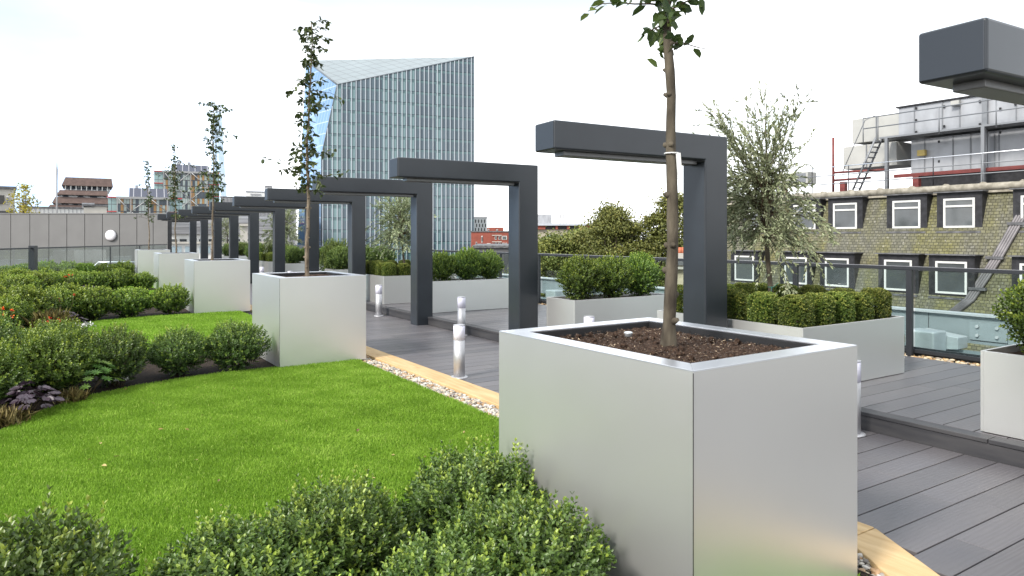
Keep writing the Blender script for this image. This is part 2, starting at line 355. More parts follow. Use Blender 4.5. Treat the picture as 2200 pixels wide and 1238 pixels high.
# lower and upper deck: real boards running across, with grooves
def deck_material():
    m_ = bpy.data.materials.new("charred_deck"); m_.use_nodes = True; nt = m_.node_tree; b = nt.nodes["Principled BSDF"]
    tc = nt.nodes.new("ShaderNodeTexCoord"); gi = nt.nodes.new("ShaderNodeNewGeometry")
    mp = nt.nodes.new("ShaderNodeMapping"); mp.inputs["Scale"].default_value = (1.0, 9.0, 9.0)
    cmb = nt.nodes.new("ShaderNodeCombineXYZ"); nt.links.new(node_math(nt, 'MULTIPLY', gi.outputs["Random Per Island"], 37.0), cmb.inputs[0]); nt.links.new(node_math(nt, 'MULTIPLY', gi.outputs["Random Per Island"], 11.0), cmb.inputs[2])
    va = nt.nodes.new("ShaderNodeVectorMath"); nt.links.new(tc.outputs["Object"], va.inputs[0]); nt.links.new(cmb.outputs[0], va.inputs[1])
    nt.links.new(va.outputs[0], mp.inputs["Vector"])
    w = nt.nodes.new("ShaderNodeTexWave"); w.bands_direction = 'Y'; w.inputs["Scale"].default_value = 1.3; w.inputs["Distortion"].default_value = 9; w.inputs["Detail"].default_value = 3; w.inputs["Detail Scale"].default_value = .9
    nt.links.new(mp.outputs[0], w.inputs["Vector"])
    n = nt.nodes.new("ShaderNodeTexNoise"); n.inputs["Scale"].default_value = 1.7; n.inputs["Detail"].default_value = 6; nt.links.new(va.outputs[0], n.inputs["Vector"])
    base = node_mix(nt, gi.outputs["Random Per Island"], (.058,.058,.071), (.116,.110,.124))
    c1 = node_mix(nt, node_math(nt, 'MULTIPLY', w.outputs["Fac"], .35), base, (.045,.045,.052))
    c2 = node_mix(nt, node_math(nt, 'MULTIPLY', n.outputs["Fac"], .70), c1, (.128,.116,.110))
    nt.links.new(c2, b.inputs["Base Color"]); b.inputs["Roughness"].default_value = .40; b.inputs["Specular IOR Level"].default_value = .5
    bp = nt.nodes.new("ShaderNodeBump"); bp.inputs["Strength"].default_value = .35; bp.inputs["Distance"].default_value = .002
    nt.links.new(w.outputs["Fac"], bp.inputs["Height"]); nt.links.new(bp.outputs[0], b.inputs["Normal"]); return m_
DECK = deck_material()
UNDER = mat("deck_underside", (.008,.008,.009), .9)
m = M(); m.box(2.6, 5.74, -1.5, 42, -.073, -.028); m.box(5.76, 8.865, -1.5, 42, -.073, .12); m.box(8.866, 9.7, -1.5, 42, -.073, .10)
struct(obj("deck_substructure_ground", m, UNDER))
PITCH = .222
def boards(m, t0f, t1, z):
    s = -1.0; k = 0
    while s < 41:
        t0 = t0f(s + PITCH/2); cuts = sorted(random.uniform(t0+.4, t1-.4) for _ in range(random.choice((0,1,1)) if t1-t0 > 1.6 else 0))
        xs = [t0] + cuts + [t1]
        for a, b in zip(xs, xs[1:]):
            m.box(a + (.0015 if a != t0 else 0), b - (.0015 if b != t1 else 0), s + .0045, s + PITCH - .0045, z - .022, z + random.uniform(-.0006, .0006))
        s += PITCH; k += 1
m = M(); boards(m, lambda s: 3.80 if s > 2.12 else 3.80 - (2.12 - s)*.58, 5.715, 0)
struct(obj("lower_deck_floor", m, DECK, bevel=.002, seg=1))
m = M(); boards(m, lambda s: 5.87, 8.87, TOPZ)
struct(obj("upper_deck_floor", m, DECK, bevel=.002, seg=1))
m = M()
for s0 in np.arange(-1.2, 40, 3.6): m.box(5.725, 5.862, s0, s0+3.594, .118, TOPZ)
for s0 in np.arange(-.35, 40, 2.4): m.box(5.735, 5.758, s0, s0+2.394, -.02, .115)
struct(obj("deck_step", m, mat("step_board", (.030,.030,.034), .5, 0, .4, col2=(.055,.053,.055), vscale=3, stretch=(6,.6,6)), bevel=.004))

# pale timber kerb between deck and lawn
TIMB = mat("pale_timber", (.42,.27,.12), .6, 0, .3, col2=(.60,.44,.24), vscale=2.2, stretch=(9,.8,9), bump=.35, bscale=20, ramp=(.25,.75))
def timber_knots(mm):
    nt = mm.node_tree; b = nt.nodes["Principled BSDF"]; src = b.inputs["Base Color"].links[0].from_socket
    tc = nt.nodes.new("ShaderNodeTexCoord"); mp = nt.nodes.new("ShaderNodeMapping"); mp.inputs["Scale"].default_value = (7,2.2,7)
    v = nt.nodes.new("ShaderNodeTexVoronoi"); v.inputs["Scale"].default_value = .9
    nt.links.new(tc.outputs["Object"], mp.inputs["Vector"]); nt.links.new(mp.outputs[0], v.inputs["Vector"])
    f = nt.nodes.new("ShaderNodeMapRange"); f.inputs["From Min"].default_value = .06; f.inputs["From Max"].default_value = .2; f.inputs["To Min"].default_value = .6; f.inputs["To Max"].default_value = 0
    nt.links.new(v.outputs["Distance"], f.inputs["Value"]); nt.links.new(node_mix(nt, f.outputs[0], src, (.26,.14,.06)), b.inputs["Base Color"])
timber_knots(TIMB)
m = M(); ys = [2.17, 4.6, 7.0, 9.4, 11.8, 14.2, 16.6, 19.0, 21.4, 23.8, 26.2, 28.6, 31, 33.4, 35.8]
for a, b in zip(ys, ys[1:]): m.box(3.555, 3.83, a+.002, b-.002, -.11, .012)
m.prism([(3.555,2.166),(3.83,2.166),(3.18,1.05),(2.95,1.19)][::-1], 'z', -.11, .010)
m.prism([(2.945,1.186),(3.175,1.046),(2.2,-.3),(1.97,-.16)][::-1], 'z', -.11, .010)
struct(obj("timber_kerb", m, TIMB, bevel=.006))

# ---- lawns
def lawn_outline(k):
    base = [(2.20,8.86),(1.7,8.86),(1.1,8.74),(.5,8.48),(.0,8.05),(-.38,7.35),(-.62,6.4),(-.62,5.4),(-.45,4.5),(-.1,3.9),(.5,3.55),(1.2,3.42),(2.0,3.36),(3.29,3.36),(3.29,8.86)]
    dx, dy = (0,0) if k == 0 else ([.1,.16,.2][k-1], [7.15,14.85,21.45][k-1])
    return [(min(x+dx, 3.29), y+dy) for x, y in base]
LAWNS = [lawn_outline(k) for k in range(4)]
def smooth_closed(p, n=4):
    out = []; N = len(p)
    for i in range(N):
        p0,p1,p2,p3 = [np.array(p[(i+j) % N]) for j in (-1,0,1,2)]
        for t in np.arange(n)/n:
            out.append(tuple(.5*((2*p1)+(-p0+p2)*t+(2*p0-5*p1+4*p2-p3)*t*t+(-p0+3*p1-3*p2+p3)*t**3)))
    return [(min(x, 3.29), y) for x, y in out]
def inside(poly, x, y):
    poly = np.array(poly); r = np.zeros(len(x), bool); j = len(poly)-1
    for i in range(len(poly)):
        xi, yi = poly[i]; xj, yj = poly[j]
        c = ((yi > y) != (yj > y)) & (x < (xj-xi)*(y-yi)/(yj-yi+1e-12)+xi); r ^= c; j = i
    return r
PLANTERS = [(2.027,1.855,.018),(2.281,8.827,.018),(2.36,15.98,.0),(2.507,23.674,.005),(2.477,30.285,-.007)]
def in_planter(x, y):
    r = np.zeros(len(x), bool)
    for a, b, _ in PLANTERS: r |= (x > a-.01) & (x < a+1.15) & (y > b-.01) & (y < b+1.38)
    return r
GRASSM = leaf_mat("grass_blade", (.12,.22,.018), (.245,.40,.042), (.46,.57,.14), rough=.5, trans=.30, spec=.25)
TURF = mat("turf", (.085,.17,.016), .9, 0, .1, col2=(.14,.25,.03), vscale=35, bump=.6, bscale=120)
allx=[];ally=[]
m = M()
for k, L in enumerate(LAWNS):
    P = smooth_closed(L); LAWNS[k] = P
    m.poly([(x, y, .008) for x, y in P])
extra = [(2.0,1.3),(2.9,1.25),(3.28,2.0),(3.28,3.4),(2.0,3.4)]
m.poly([(x,y,.0085) for x,y in extra])
for yy in (8.8, 15.9, 23.6): m.poly([(3.1,yy,.009),(3.28,yy,.009),(3.28,yy+1.9,.009),(3.1,yy+1.9,.009)])
struct(obj("lawn_ground", m, TURF))
def blades(poly, n, hmin, hmax, w):
    P = np.array(poly); x = rng.uniform(P[:,0].min()-.02, 3.29, n); y = rng.uniform(P[:,1].min(), P[:,1].max(), n)
    k = inside(poly, x, y) & ~in_planter(x, y); x = x[k]; y = y[k]; n = len(x)
    hh = rng.uniform(hmin, hmax, n); patch = .5+.5*np.sin(x*2.3+np.sin(y*1.7)*1.5)*np.sin(y*2.9+x*1.1)
    patch2 = .5+.5*np.sin(x*7.3+np.sin(y*5.7)*1.5)*np.sin(y*6.9+x*4.1)
    hh *= .85+.25*patch2
    lean = rng.normal(0, .38, (n,2)) + np.array([.10,-.05]) + (patch2[:,None]-.5)*np.array([.5,.2])
    d = np.stack([lean[:,0], lean[:,1], np.ones(n)], 1)
    t = .37 + .20*(patch-.5) + .22*(patch2-.5) + rng.normal(0,.11,n)
    t[rng.random(n) < .02] = 1.0
    return np.stack([x, y, np.full(n, .006)],1), d, rand_dirs(n)*[1,1,.1], hh, np.full(n, w), t
sets = [blades(LAWNS[0], 330000, .020, .038, .0040), blades(LAWNS[1], 80000, .022, .042, .009), blades(LAWNS[2], 30000, .025,.045,.014), blades(LAWNS[3], 14000, .025,.045,.018)]
sets.append(blades(extra, 9000, .03,.05,.005))
S = cat_sets(sets)
g = link("lawn_grass", leaf_mesh("lawn_grass", *S, fold=.1, curl=.22), GRASSM); struct(g, "stuff")

# ---- a few fallen leaves on the lawn
n_ = 26; lx = rng.uniform(-.3, 3.2, n_); ly = rng.uniform(3.8, 8.6, n_)
struct(link("fallen_leaves", leaf_mesh("fallen_leaves", np.stack([lx, ly, rng.uniform(.028,.042,n_)],1), rand_dirs(n_)*[1,1,.25], rand_dirs(n_)*.5+[0,0,1], rng.uniform(.02,.045,n_), rng.uniform(.012,.022,n_), rng.random(n_), fold=.3), leaf_mat("fallen", (.10,.05,.02), (.25,.14,.05), (.42,.33,.12), trans=.1)), "stuff")

# ---- pebbles
def pebbles(name, n, xr, yr, size, zb, cols, seed):
    r = np.random.default_rng(seed)
    bm = bmesh.new(); bmesh.ops.create_icosphere(bm, subdivisions=2, radius=1)
    bv = np.array([v.co[:] for v in bm.verts]); bf = np.array([[v.index for v in f.verts] for f in bm.faces]); bm.free()
    nv = len(bv); V = np.empty((n, nv, 3)); T = np.empty((n, nv))
    for i in range(n):
        sc = size*r.uniform(.55,1.25); e = np.array([sc*r.uniform(.8,1.3), sc*r.uniform(.6,1), sc*r.uniform(.4,.65)])
        a = r.random()*6.28; R = np.array([[math.cos(a),-math.sin(a),0],[math.sin(a),math.cos(a),0],[0,0,1]])
        tilt = r.normal(0,.3); Rt = np.array([[1,0,0],[0,math.cos(tilt),-math.sin(tilt)],[0,math.sin(tilt),math.cos(tilt)]])
        sh = 1 + .12*np.sin(bv[:,0]*3+i)+.08*np.sin(bv[:,1]*4+i*2)
        V[i] = (bv*sh[:,None]*e) @ (R@Rt).T + [r.uniform(*xr), r.uniform(*yr), zb + r.uniform(0, size*.9)]
        T[i] = r.random()
    me = bpy.data.meshes.new(name); F_ = (bf[None] + (np.arange(n)*nv)[:,None,None]).reshape(-1)
    me.vertices.add(n*nv); me.vertices.foreach_set("co", V.astype(np.float32).reshape(-1))
    me.loops.add(len(F_)); me.loops.foreach_set("vertex_index", F_.astype(np.int32))
    me.polygons.add(len(F_)//3); me.polygons.foreach_set("loop_start", (np.arange(len(F_)//3)*3).astype(np.int32))
    me.polygons.foreach_set("use_smooth", np.ones(len(F_)//3, bool))
    a_ = me.attributes.new("tint", 'FLOAT', 'POINT'); a_.data.foreach_set("value", T.astype(np.float32).reshape(-1)); me.update()
    mm = bpy.data.materials.new(name+"_stone"); mm.use_nodes = True; nt = mm.node_tree; b = nt.nodes["Principled BSDF"]
    at_ = nt.nodes.new("ShaderNodeAttribute"); at_.attribute_name = "tint"; rp = nt.nodes.new("ShaderNodeValToRGB"); rp.color_ramp.interpolation = 'CONSTANT'
    el = rp.color_ramp.elements
    while len(el) < len(cols): el.new(.5)
    for i, c in enumerate(cols): el[i].position = i/len(cols); el[i].color = (*c, 1)
    nz = nt.nodes.new("ShaderNodeTexNoise"); nz.inputs["Scale"].default_value = 60; tc = nt.nodes.new("ShaderNodeTexCoord"); nt.links.new(tc.outputs["Object"], nz.inputs["Vector"])
    nt.links.new(at_.outputs["Fac"], rp.inputs[0]); nt.links.new(node_mix(nt, node_math(nt,'MULTIPLY',nz.outputs["Fac"],.35), rp.outputs[0], (.12,.09,.06)), b.inputs["Base Color"]); b.inputs["Roughness"].default_value = .6
    struct(link(name, me, mm), "stuff")
pebbles("lawn_edge_pebbles", 4200, (3.295,3.545), (1.7,12.5), .021, -.030, [(.42,.38,.31),(.30,.28,.25),(.55,.52,.46),(.38,.24,.13),(.50,.42,.30),(.22,.2,.19),(.6,.57,.52)], 3)
pebbles("railing_edge_pebbles", 3600, (8.89,9.42), (3.0,16.0), .028, .115, [(.50,.38,.22),(.36,.22,.10),(.60,.52,.38),(.44,.26,.11),(.30,.25,.2),(.62,.48,.28)], 4)

# ------------------------------------------------------------------ terrace objects
# tall steel planters with their ironwood trees
LINER = mat("liner_black", (.010,.010,.011), .6)
PW, PL_, PH = 1.135, 1.365, 1.126
def planter_cube():
    t = thing("steel_planter", "large brushed steel cube planter nearest the camera at the lawn corner", "planter", (*PLANTERS[0][:2], 0), PLANTERS[0][2], "tall steel tree planters on the lawn edge")
    m = M(); g = .003
    m.box(0, PW, 0, .004, .01, PH-.004); m.box(0, PW, PL_-.004, PL_, .01, PH-.004)
    m.box(0, .004, .0045, PL_-.0045, .01, PH-.004); m.box(PW-.004, PW, .0045, PL_-.0045, .01, PH-.004)
    obj("body", m, STEEL, t)
    m = M(); m.box(-.0012, .0012, -.0012, .0012, .012, PH-.008); obj("corner_seam", m, LINER, t)
    R = .115; m = M()
    for q in ([(0,0),(PW,0),(PW-R,R),(R,R)], [(PW,0),(PW,PL_),(PW-R,PL_-R),(PW-R,R)], [(PW,PL_),(0,PL_),(R,PL_-R),(PW-R,PL_-R)], [(0,PL_),(0,0),(R,R),(R,PL_-R)]):
        c = np.mean(q, axis=0); q = [tuple(c + (np.array(p)-c)*.9985) for p in q]
        m.prism(q, 'z', PH-.006, PH+.002)
    obj("rim", m, RIM, t, bevel=.0012, seg=1)
    m = M()
    for a in ((R+.001, R+.012, R, PL_-R), (PW-R-.012, PW-R-.001, R, PL_-R)): m.box(*a, .8, PH-.008)
    m.box(R+.013, PW-R-.013, R+.001, R+.012, .8, PH-.008); m.box(R+.013, PW-R-.013, PL_-R-.012, PL_-R-.001, .8, PH-.008)
    obj("liner", m, LINER, t)
    # soil sheet with crumbs
    n = 70; m = M(); vs = []
    ZS = PH - .046
    for j in range(n+1):
        for i in range(n+1):
            x = R+.012 + (PW-2*R-.024)*i/n; y = R+.012 + (PL_-2*R-.024)*j/n
            vs.append((x, y, ZS + .012*math.sin(x*9)*math.sin(y*7) + rng.normal(0, .0045)))
    m.v = vs; m.f = [(j*(n+1)+i, j*(n+1)+i+1, (j+1)*(n+1)+i+1, (j+1)*(n+1)+i) for j in range(n) for i in range(n)]; m.sm = [True]*len(m.f)
    soil = obj("soil", m, SOIL, t)
    return t, ZS
PT, ZSOIL = planter_cube()
names = ["nearest the camera, holding bare dark soil", "second from the camera, on the lawn corner", "third from the camera", "fourth from the camera", "farthest away before the grey panel wall"]
for k, (x, y, a) in enumerate(PLANTERS):
    lab = f"tall brushed steel cube planter {names[k]}"
    if k: dup(PT, (x, y, 0), a, label=lab)
    else: PT["label"] = lab
# wood chips in the near planter, part of its soil look
pos = np.stack([rng.uniform(.13, PW-.13, 2600), rng.uniform(.13, PL_-.13, 2600), ZSOIL + rng.uniform(0,.016,2600)], 1)
ch = leaf_mesh("bark_chips", pos, rand_dirs(2600)*[1,1,.3], rand_dirs(2600)*.5+[0,0,1], rng.uniform(.006,.022,2600), rng.uniform(.002,.006,2600), rng.random(2600)**2.2)
CHIP = leaf_mat("chip", (.03,.018,.012), (.09,.055,.035), (.40,.30,.2), trans=0)
soil0 = [c for c in PT.children if c.name.startswith("soil")][0]
struct(link("bark_chips", ch, CHIP, soil0), "stuff")
def clods(parent, n, x0, x1, y0, y1, z):
    m = M(); bm = bmesh.new(); bmesh.ops.create_icosphere(bm, subdivisions=2, radius=1)
    bv = [v.co.copy() for v in bm.verts]; bf = [[v.index for v in f.verts] for f in bm.faces]; bm.free()
    for i in range(n):
        s = rng.uniform(.006, .018); c = Vector((rng.uniform(x0,x1), rng.uniform(y0,y1), z+s*.3)); b = len(m.v)
        m.v += [tuple(c + v*s*(1+.3*math.sin(v.x*4+i)*math.sin(v.y*5+v.z*3))) for v in bv]
        m.f += [tuple(b+q for q in f) for f in bf]; m.sm += [True]*len(bf)
    struct(obj("soil_clods", m, SOIL, parent), "stuff")
clods(soil0, 70, .16, PW-.16, .16, PL_-.16, ZSOIL+.004)
# small round irrigation cap
cx, cy = at(1350, 724, ZSOIL)
m = M(); m.lathe([(.021,0),(.021,.016),(.024,.018),(.024,.024),(.018,.027)], n=20)
tag(obj("irrigation_cap", m, mat("cap_grey", (.55,.58,.60), .3, .3), loc=(cx, cy, ZSOIL+.002)), "small round pale cap standing in the soil of the near planter", "irrigation cap")

# steel arches
ARCH0 = (5.797, 1.413); ADX, ADY, AROT = .0102, 3.4309, -.0556
BL, BT, PWD, BD, AH = 2.149, .259, .32, .325, 2.677
def make_arch():
    t = thing("steel_arch", "", "steel arch", (*ARCH0, 0), AROT, "dark steel arches along the deck step")
    m = M(); m.prism([(-BL,AH-BT),(-PWD,AH-BT),(-PWD,-.07),(0,-.07),(0,AH),(-BL,AH)], 'y', 0, BD)
    obj("frame", m, DARK, t, bevel=.016, seg=3)
    m = M(); m.box(-BL-.004, -BL+.004, .010, BD-.010, AH-BT+.010, AH-.010)
    obj("end_cap", m, DARKCAP, t, bevel=.003)
    m = M(); m.box(-BL+.16, -PWD-.03, .085, .24, AH-BT-.042, AH-BT+.004)
    obj("light_strip", m, STRIP, t, bevel=.006)
    for i in range(3): m = M(); m.lathe([(.012,AH-.002),(.012,AH+.006),(.006,AH+.011)], (-.20-.12*i, BD*.5), 8); obj("bolt", m, DARK, t)
    return t
AT = make_arch()
for k in range(12):
    lab = f"dark anthracite steel arch, {ORD[k]} in the row counting from the camera" if k else "dark steel arch at the right edge, only its beam end showing"
    loc = (ARCH0[0]+ADX*k, ARCH0[1]+ADY*k, 0)
    if k: dup(AT, loc, AROT, label=lab)
    else: AT["label"] = lab

# bollard lights
OPAL = mat("opal_diffuser", (.80,.79,.92), .25, 0, .5)
def make_bollard():
    t = thing("bollard_light", "", "bollard light", (0,0,0), 0, "bollard lights along the deck")
    m = M(); m.lathe([(.105,0),(.105,.006),(.10,.012),(.072,.016)], n=28); obj("base_plate", m, steel_mat("bollard_steel", (.50,.50,.52), .48, .7), t)
    m = M(); m.lathe([(.066,.016),(.066,.44)], n=28); obj("post", m, bpy.data.materials["bollard_steel"], t)
    m = M(); m.lathe([(.068,.441),(.068,.600),(.064,.606)], n=28); obj("diffuser", m, OPAL, t)
    m = M(); m.lathe([(.070,.607),(.070,.613),(.050,.617)], n=28); obj("cap", m, bpy.data.materials["bollard_steel"], t)
    return t
BT_ = make_bollard()
spots = [(5.52, 3.32, "beside the right edge of the near steel planter"), (5.56, 6.80, "peeping above the rim of the near planter"), (5.58, 10.15, "at the step between the second and third arch"),
         (5.52, 13.58, "at the step left of the third arch post"), (3.90, 7.15, "on the lawn side of the deck, nearest the timber kerb")]
spots += [(5.58, 17.0, "at the step beyond the fourth arch"), (5.58, 20.45, "at the step beyond the fifth arch"), (5.6, 23.9, "at the step beyond the sixth arch"), (3.93, 17.2, "showing between the second and third tall planters")]
for k, (x, y, w) in enumerate(spots):
    lab = "steel bollard light " + w
    if k: dup(BT_, (x, y, 0), 0, (1, 1, 1.05 if x > 5 else 1), label=lab)
    else: BT_.location = (x, y, 0); BT_["label"] = lab

# low steel planters on the upper deck
LPZ = .62
def low_planter(x0, x1, y0, y1, label, mat_=STEEL):
    t = thing("low_planter", label, "low planter", (x0, y0, TOPZ), 0, "low steel planters on the upper deck")
    W_, D_ = x1-x0, y1-y0; m = M(); e = .022
    m.box(0, W_, 0, e, .006, LPZ); m.box(0, W_, D_-e, D_, .006, LPZ); m.box(0, e, e+.0005, D_-e-.0005, .006, LPZ); m.box(W_-e, W_, e+.0005, D_-e-.0005, .006, LPZ)
    obj("body", m, mat_, t, bevel=.0015, seg=1)
    m = M(); m.box(e+.001, W_-e-.001, e+.001, D_-e-.001, LPZ-.2, LPZ-.055); obj("soil", m, SOIL, t)
    return t
GRPS = [("near", 4.05), ("second", 14.35), ("third", 24.75), ("far", 35.1)]
low_planter(5.9, 7.75, 1.85, 2.52, "low pale steel planter cut off by the right edge of the photo")
low_planter(5.92, 7.73, 4.05, 5.98, "large low steel planter ringed with clipped hedge under the near olive tree")
low_planter(5.88, 7.72, 7.50, 8.16, "long low steel planter with three bushes between first and second arch posts")
low_planter(6.04, 7.85, 12.2, 12.85, "long low steel planter with three bushes behind the second arch post")
low_planter(5.95, 7.76, 14.35, 16.25, "low steel planter with clipped hedge behind the third arch post")
low_planter(6.0, 7.8, 17.93, 18.6, "low steel bush planter seen between the fourth and third arch posts")
low_planter(6.05, 7.9, 22.85, 23.5, "low steel bush planter seen between the fifth and fourth arch posts")
low_planter(6.05, 7.86, 24.95, 26.9, "low steel planter with clipped hedge seen between fifth and sixth arch posts")
low_planter(6.08, 7.9, 28.3, 28.95, "low steel bush planter seen between seventh and sixth arch posts")
low_planter(6.1, 7.9, 33.2, 33.9, "farthest low steel bush planter seen between eighth and seventh arch posts")

# loose bushes in the long planters
BF = [shrub_meshes("foliage", 1300, .027, .016, 4, .265, .52, .30, 7, .40, tall=.09) for _ in range(3)]
YF = [shrub_meshes("foliage", 1000, .040, .014, 5, .30, .50, .35, 8, .42, tall=.07, slen=.10) for _ in range(2)]
def bush(name, x, y, z, meshes, mm, label, cat, group, s=1.0, sz=1.0, rz=None):
    t = thing(name, label, cat, (x, y, z), random.random()*6.28 if rz is None else rz, group); t.scale = (s, s, s*sz)
    f = link("foliage", meshes[0], mm, t); link("stems", meshes[1], TWIG, t); return t
zs = TOPZ + LPZ - .06
G3 = "bushes in the long low planters"
for pl, (ys_, xs, who, fm, mm) in enumerate([
    (2.18, (6.25,6.85,7.42), "planter at the right edge", BF, BOXR), (7.83, (6.24,6.82,7.36), "planter between first and second arch posts", BF, BOXR),
    (12.52, (6.42,7.0,7.55), "planter behind the second arch post", BF, BOXR), (18.27, (6.35,6.95,7.5), "planter between fourth and third arch posts", YF, YEW),
    (23.18, (6.4,7.0,7.6), "planter between fifth and fourth arch posts", YF, YEW), (28.6, (6.4,7.0,7.6), "planter between seventh and sixth arch posts", YF, YEW),
    (33.5, (6.4,7.0,7.6), "farthest bush planter", YF, YEW)]):
    for i, x in enumerate(xs):
        bush("planter_bush", x, ys_ + random.uniform(-.03,.03), zs, fm[(i+pl) % len(fm)], mm, f"loose green bush, {['left','middle','right'][i]} one in the {who}", "bush", G3, random.uniform(.97,1.1), 1.08)
bush("planter_bush", 6.9, 20.3, TOPZ+.02, YF[0], YEW, "upright green bush standing behind the clipped hedge by the third arch", "bush", G3, 1.25, 1.9)

# clipped cubes ringed round the olive planters
CH = [cube_hedge_mesh("hedge_cube", 1300) for _ in range(3)]
def hedge_ring(x0, x1, y0, y1, who):
    n = 5; px = (x1-x0-.06)/n; py = (y1-y0-.06)/n; c = 0
    for j in range(n):
        for i in range(n):
            if 0 < i < n-1 and 0 < j < n-1: continue
            nm = ["front","second","middle","fourth","back"][j]; col = ["left end","second from left","middle","second from right","right end"][i]
            o = link("hedge_cube", random.choice(CH), CLIP, None, (x0+.03+px*(i+.5), y0+.03+py*(j+.5), TOPZ+LPZ-.06), random.choice((0,1,2,3))*math.pi/2 + random.uniform(-.06,.06))
            o.scale = (px/.384, py/.384, random.uniform(.88,.97))
            tag(o, f"clipped box cube, {nm} row {col}, in the {who} olive planter", "clipped hedge", "clipped box cubes round the olive trees"); c += 1
hedge_ring(5.92, 7.73, 4.05, 5.98, "near"); hedge_ring(5.95, 7.76, 14.35, 16.25, "second"); hedge_ring(6.05, 7.86, 24.95, 26.9, "third")

# ------------------------------------------------------------------ trees
def branch_path(o, d, L, n, droop, wig):
    pts = [np.array(o, float)]; d = np.array(d, float); d /= np.linalg.norm(d)
    for i in range(n):
        d = d + np.array([0,0,-droop]) + rng.normal(0, wig, 3); d /= np.linalg.norm(d); pts.append(pts[-1] + d*L/n)
    return pts
def iron_tree(loc, H, bare, leaf, label, wob=.02, r0=.031, nb=46, spread=.42, path=None, leafn=(8,15)):
    """slender ironwood: bare knotty trunk, short twigs with oval leaves above"""
    t = thing("ironwood_tree", label, "tree", loc, 0, "slender trees in the tall planters")
    n = 26; T = []; cx = cy = 0
    for i in range(n+1):
        z = H*i/n
        if path: cx, cy = path(z)
        else:
            cx += rng.normal(0, wob*.55); cy += rng.normal(0, wob*.55)
        T.append((cx, cy, z))
    R = [max(.005, r0*(1 - .80*(i/n)**.9)*(1+.05*rng.normal())) for i in range(n+1)]; R[0] *= 1.12
    m = M(); m.tube([(T[0][0], T[0][1], -.03)] + T, [R[0]*1.1] + R, 12)
    for i in range(34):
        k = rng.integers(1, n-2); p = np.array(T[k]); a = rng.random()*6.28; r = R[k]; d = np.array([math.cos(a), math.sin(a), .35])
        m.tube([p + d*r*.4, p + d*r*1.1, p + d*r*(1.35+rng.random()*.45)], [r*.70, r*.55, r*.30], 8)
    obj("trunk", m, BARK if leaf > .083 else BARK2, t)
    m = M(); P=[];D=[]; ph0 = rng.random()*6
    for b in range(nb):
        f = (b+.5)/nb; z = bare + (H-bare)*f; k = min(n, int(z/H*n)); o = T[k]; a = b*2.4 + rng.normal(0,.5)
        g_ = .5+.5*math.sin(z*5.1+ph0)*math.sin(z*2.3+ph0*2)
        if g_ < .30 and b % 3: continue
        L = spread*(1.15 - .70*f)*rng.uniform(.25, 1.0)*(.45+1.0*g_)
        if b % 9 == 3 and leaf < .083: L *= 1.8
        pts = branch_path((o[0], o[1], z), (math.cos(a), math.sin(a), .55), L, 5, .16, .13)
        m.tube(pts, [.006,.005,.004,.0032,.0025,.0018], 5)
        for q in range(rng.integers(*leafn)):
            s_ = rng.uniform(.12, 1)*5; i = min(4, int(s_)); p = pts[i] + (pts[i+1]-pts[i])*(s_-i) + rng.normal(0, .012, 3); P.append(p); D.append((pts[i+1]-pts[i])/np.linalg.norm(pts[i+1]-pts[i]))
    for q in range(220 if leaf > .083 else 90 if leafn[0] > 9 else 20):
        f = rng.random()**1.1; z = bare + (H-bare)*f; k = min(n, int(z/H*n)); P.append(np.array([T[k][0], T[k][1], z]) + rng.normal(0,.03,3)); D.append(rand_dirs(1)[0])
    P = np.array(P); D = np.array(D); N = len(P)
    d = D*.5 + rand_dirs(N)*.9 + [0,0,-.35]
    fol = leaf_mesh("crown", P, d, rand_dirs(N)*.8 + [0,0,.8], leaf*rng.uniform(.6,1.15,N), leaf*.56*rng.uniform(.7,1.1,N), .36 + rng.normal(0,.16,N), fold=.16, curl=.12)
    c = link("crown", fol, IRON, t); obj("twigs", m, TWIG, c); return t
def pc(k): x, y, a = PLANTERS[k]; return x + PW/2*math.cos(a), y + PL_/2
def p1path(z):
    zz = [0,.15,.5,.78,1.06,1.3,1.58,1.95,2.4,3.2]; off = [0,.005,.022,.020,.010,.016,-.008,-.006,-.03,-.03]
    o = np.interp(z, zz, off); return o*CP, -o*SP
sx, sy = at(1436, 747, ZSOIL)
t1 = iron_tree((sx, sy, ZSOIL), 3.3, 1.52, .084, "tall slender tree with bare knotty trunk in the nearest steel planter", r0=.036, nb=56, spread=.42, path=p1path, leafn=(8,14))
# white paper tag tied to that trunk
m = M(); m.tube([(.034*math.cos(a), .034*math.sin(a), 0) for a in np.linspace(0, 6.28, 17)], .004, 6, False)
tg = thing("plant_tag", "white paper tag hanging on the bare trunk of the nearest tree", "tag", (sx+.016*CP+.0, sy-.016*SP, z_of(330, sx*SP+sy*CP)))
obj("tie", m, WHITE, tg)
m = M(); m.prism([(-.012,0),(.012,0),(.022,-.13),(-.002,-.135)], 'y', -.001, .001); obj("label_card", m, WHITE, tg, loc=(.026*CP-.03*SP, -.026*SP-.03*CP, 0), rz=-PSI)
x, y = pc(1); iron_tree((x-.02, y, ZSOIL), 3.50, 1.15, .082, "slender leafy tree in the second steel planter, beside the glass tower", nb=66, spread=.47, leafn=(11,18))
x, y = pc(2); iron_tree((x-.1, y, ZSOIL), 3.55, 1.35, .080, "slender leafy tree in the third steel planter", nb=62, spread=.54, wob=.012, r0=.027, leafn=(12,20))
x, y = pc(3); iron_tree((x, y, ZSOIL), 3.45, 1.1, .080, "thin slender tree in the fourth steel planter", nb=54, spread=.46, r0=.026, leafn=(10,15))
x, y = pc(4); iron_tree((x-.1, y, ZSOIL), 3.55, 1.2, .080, "thin slender tree in the farthest steel planter", nb=52, spread=.42, r0=.026, leafn=(9,14))

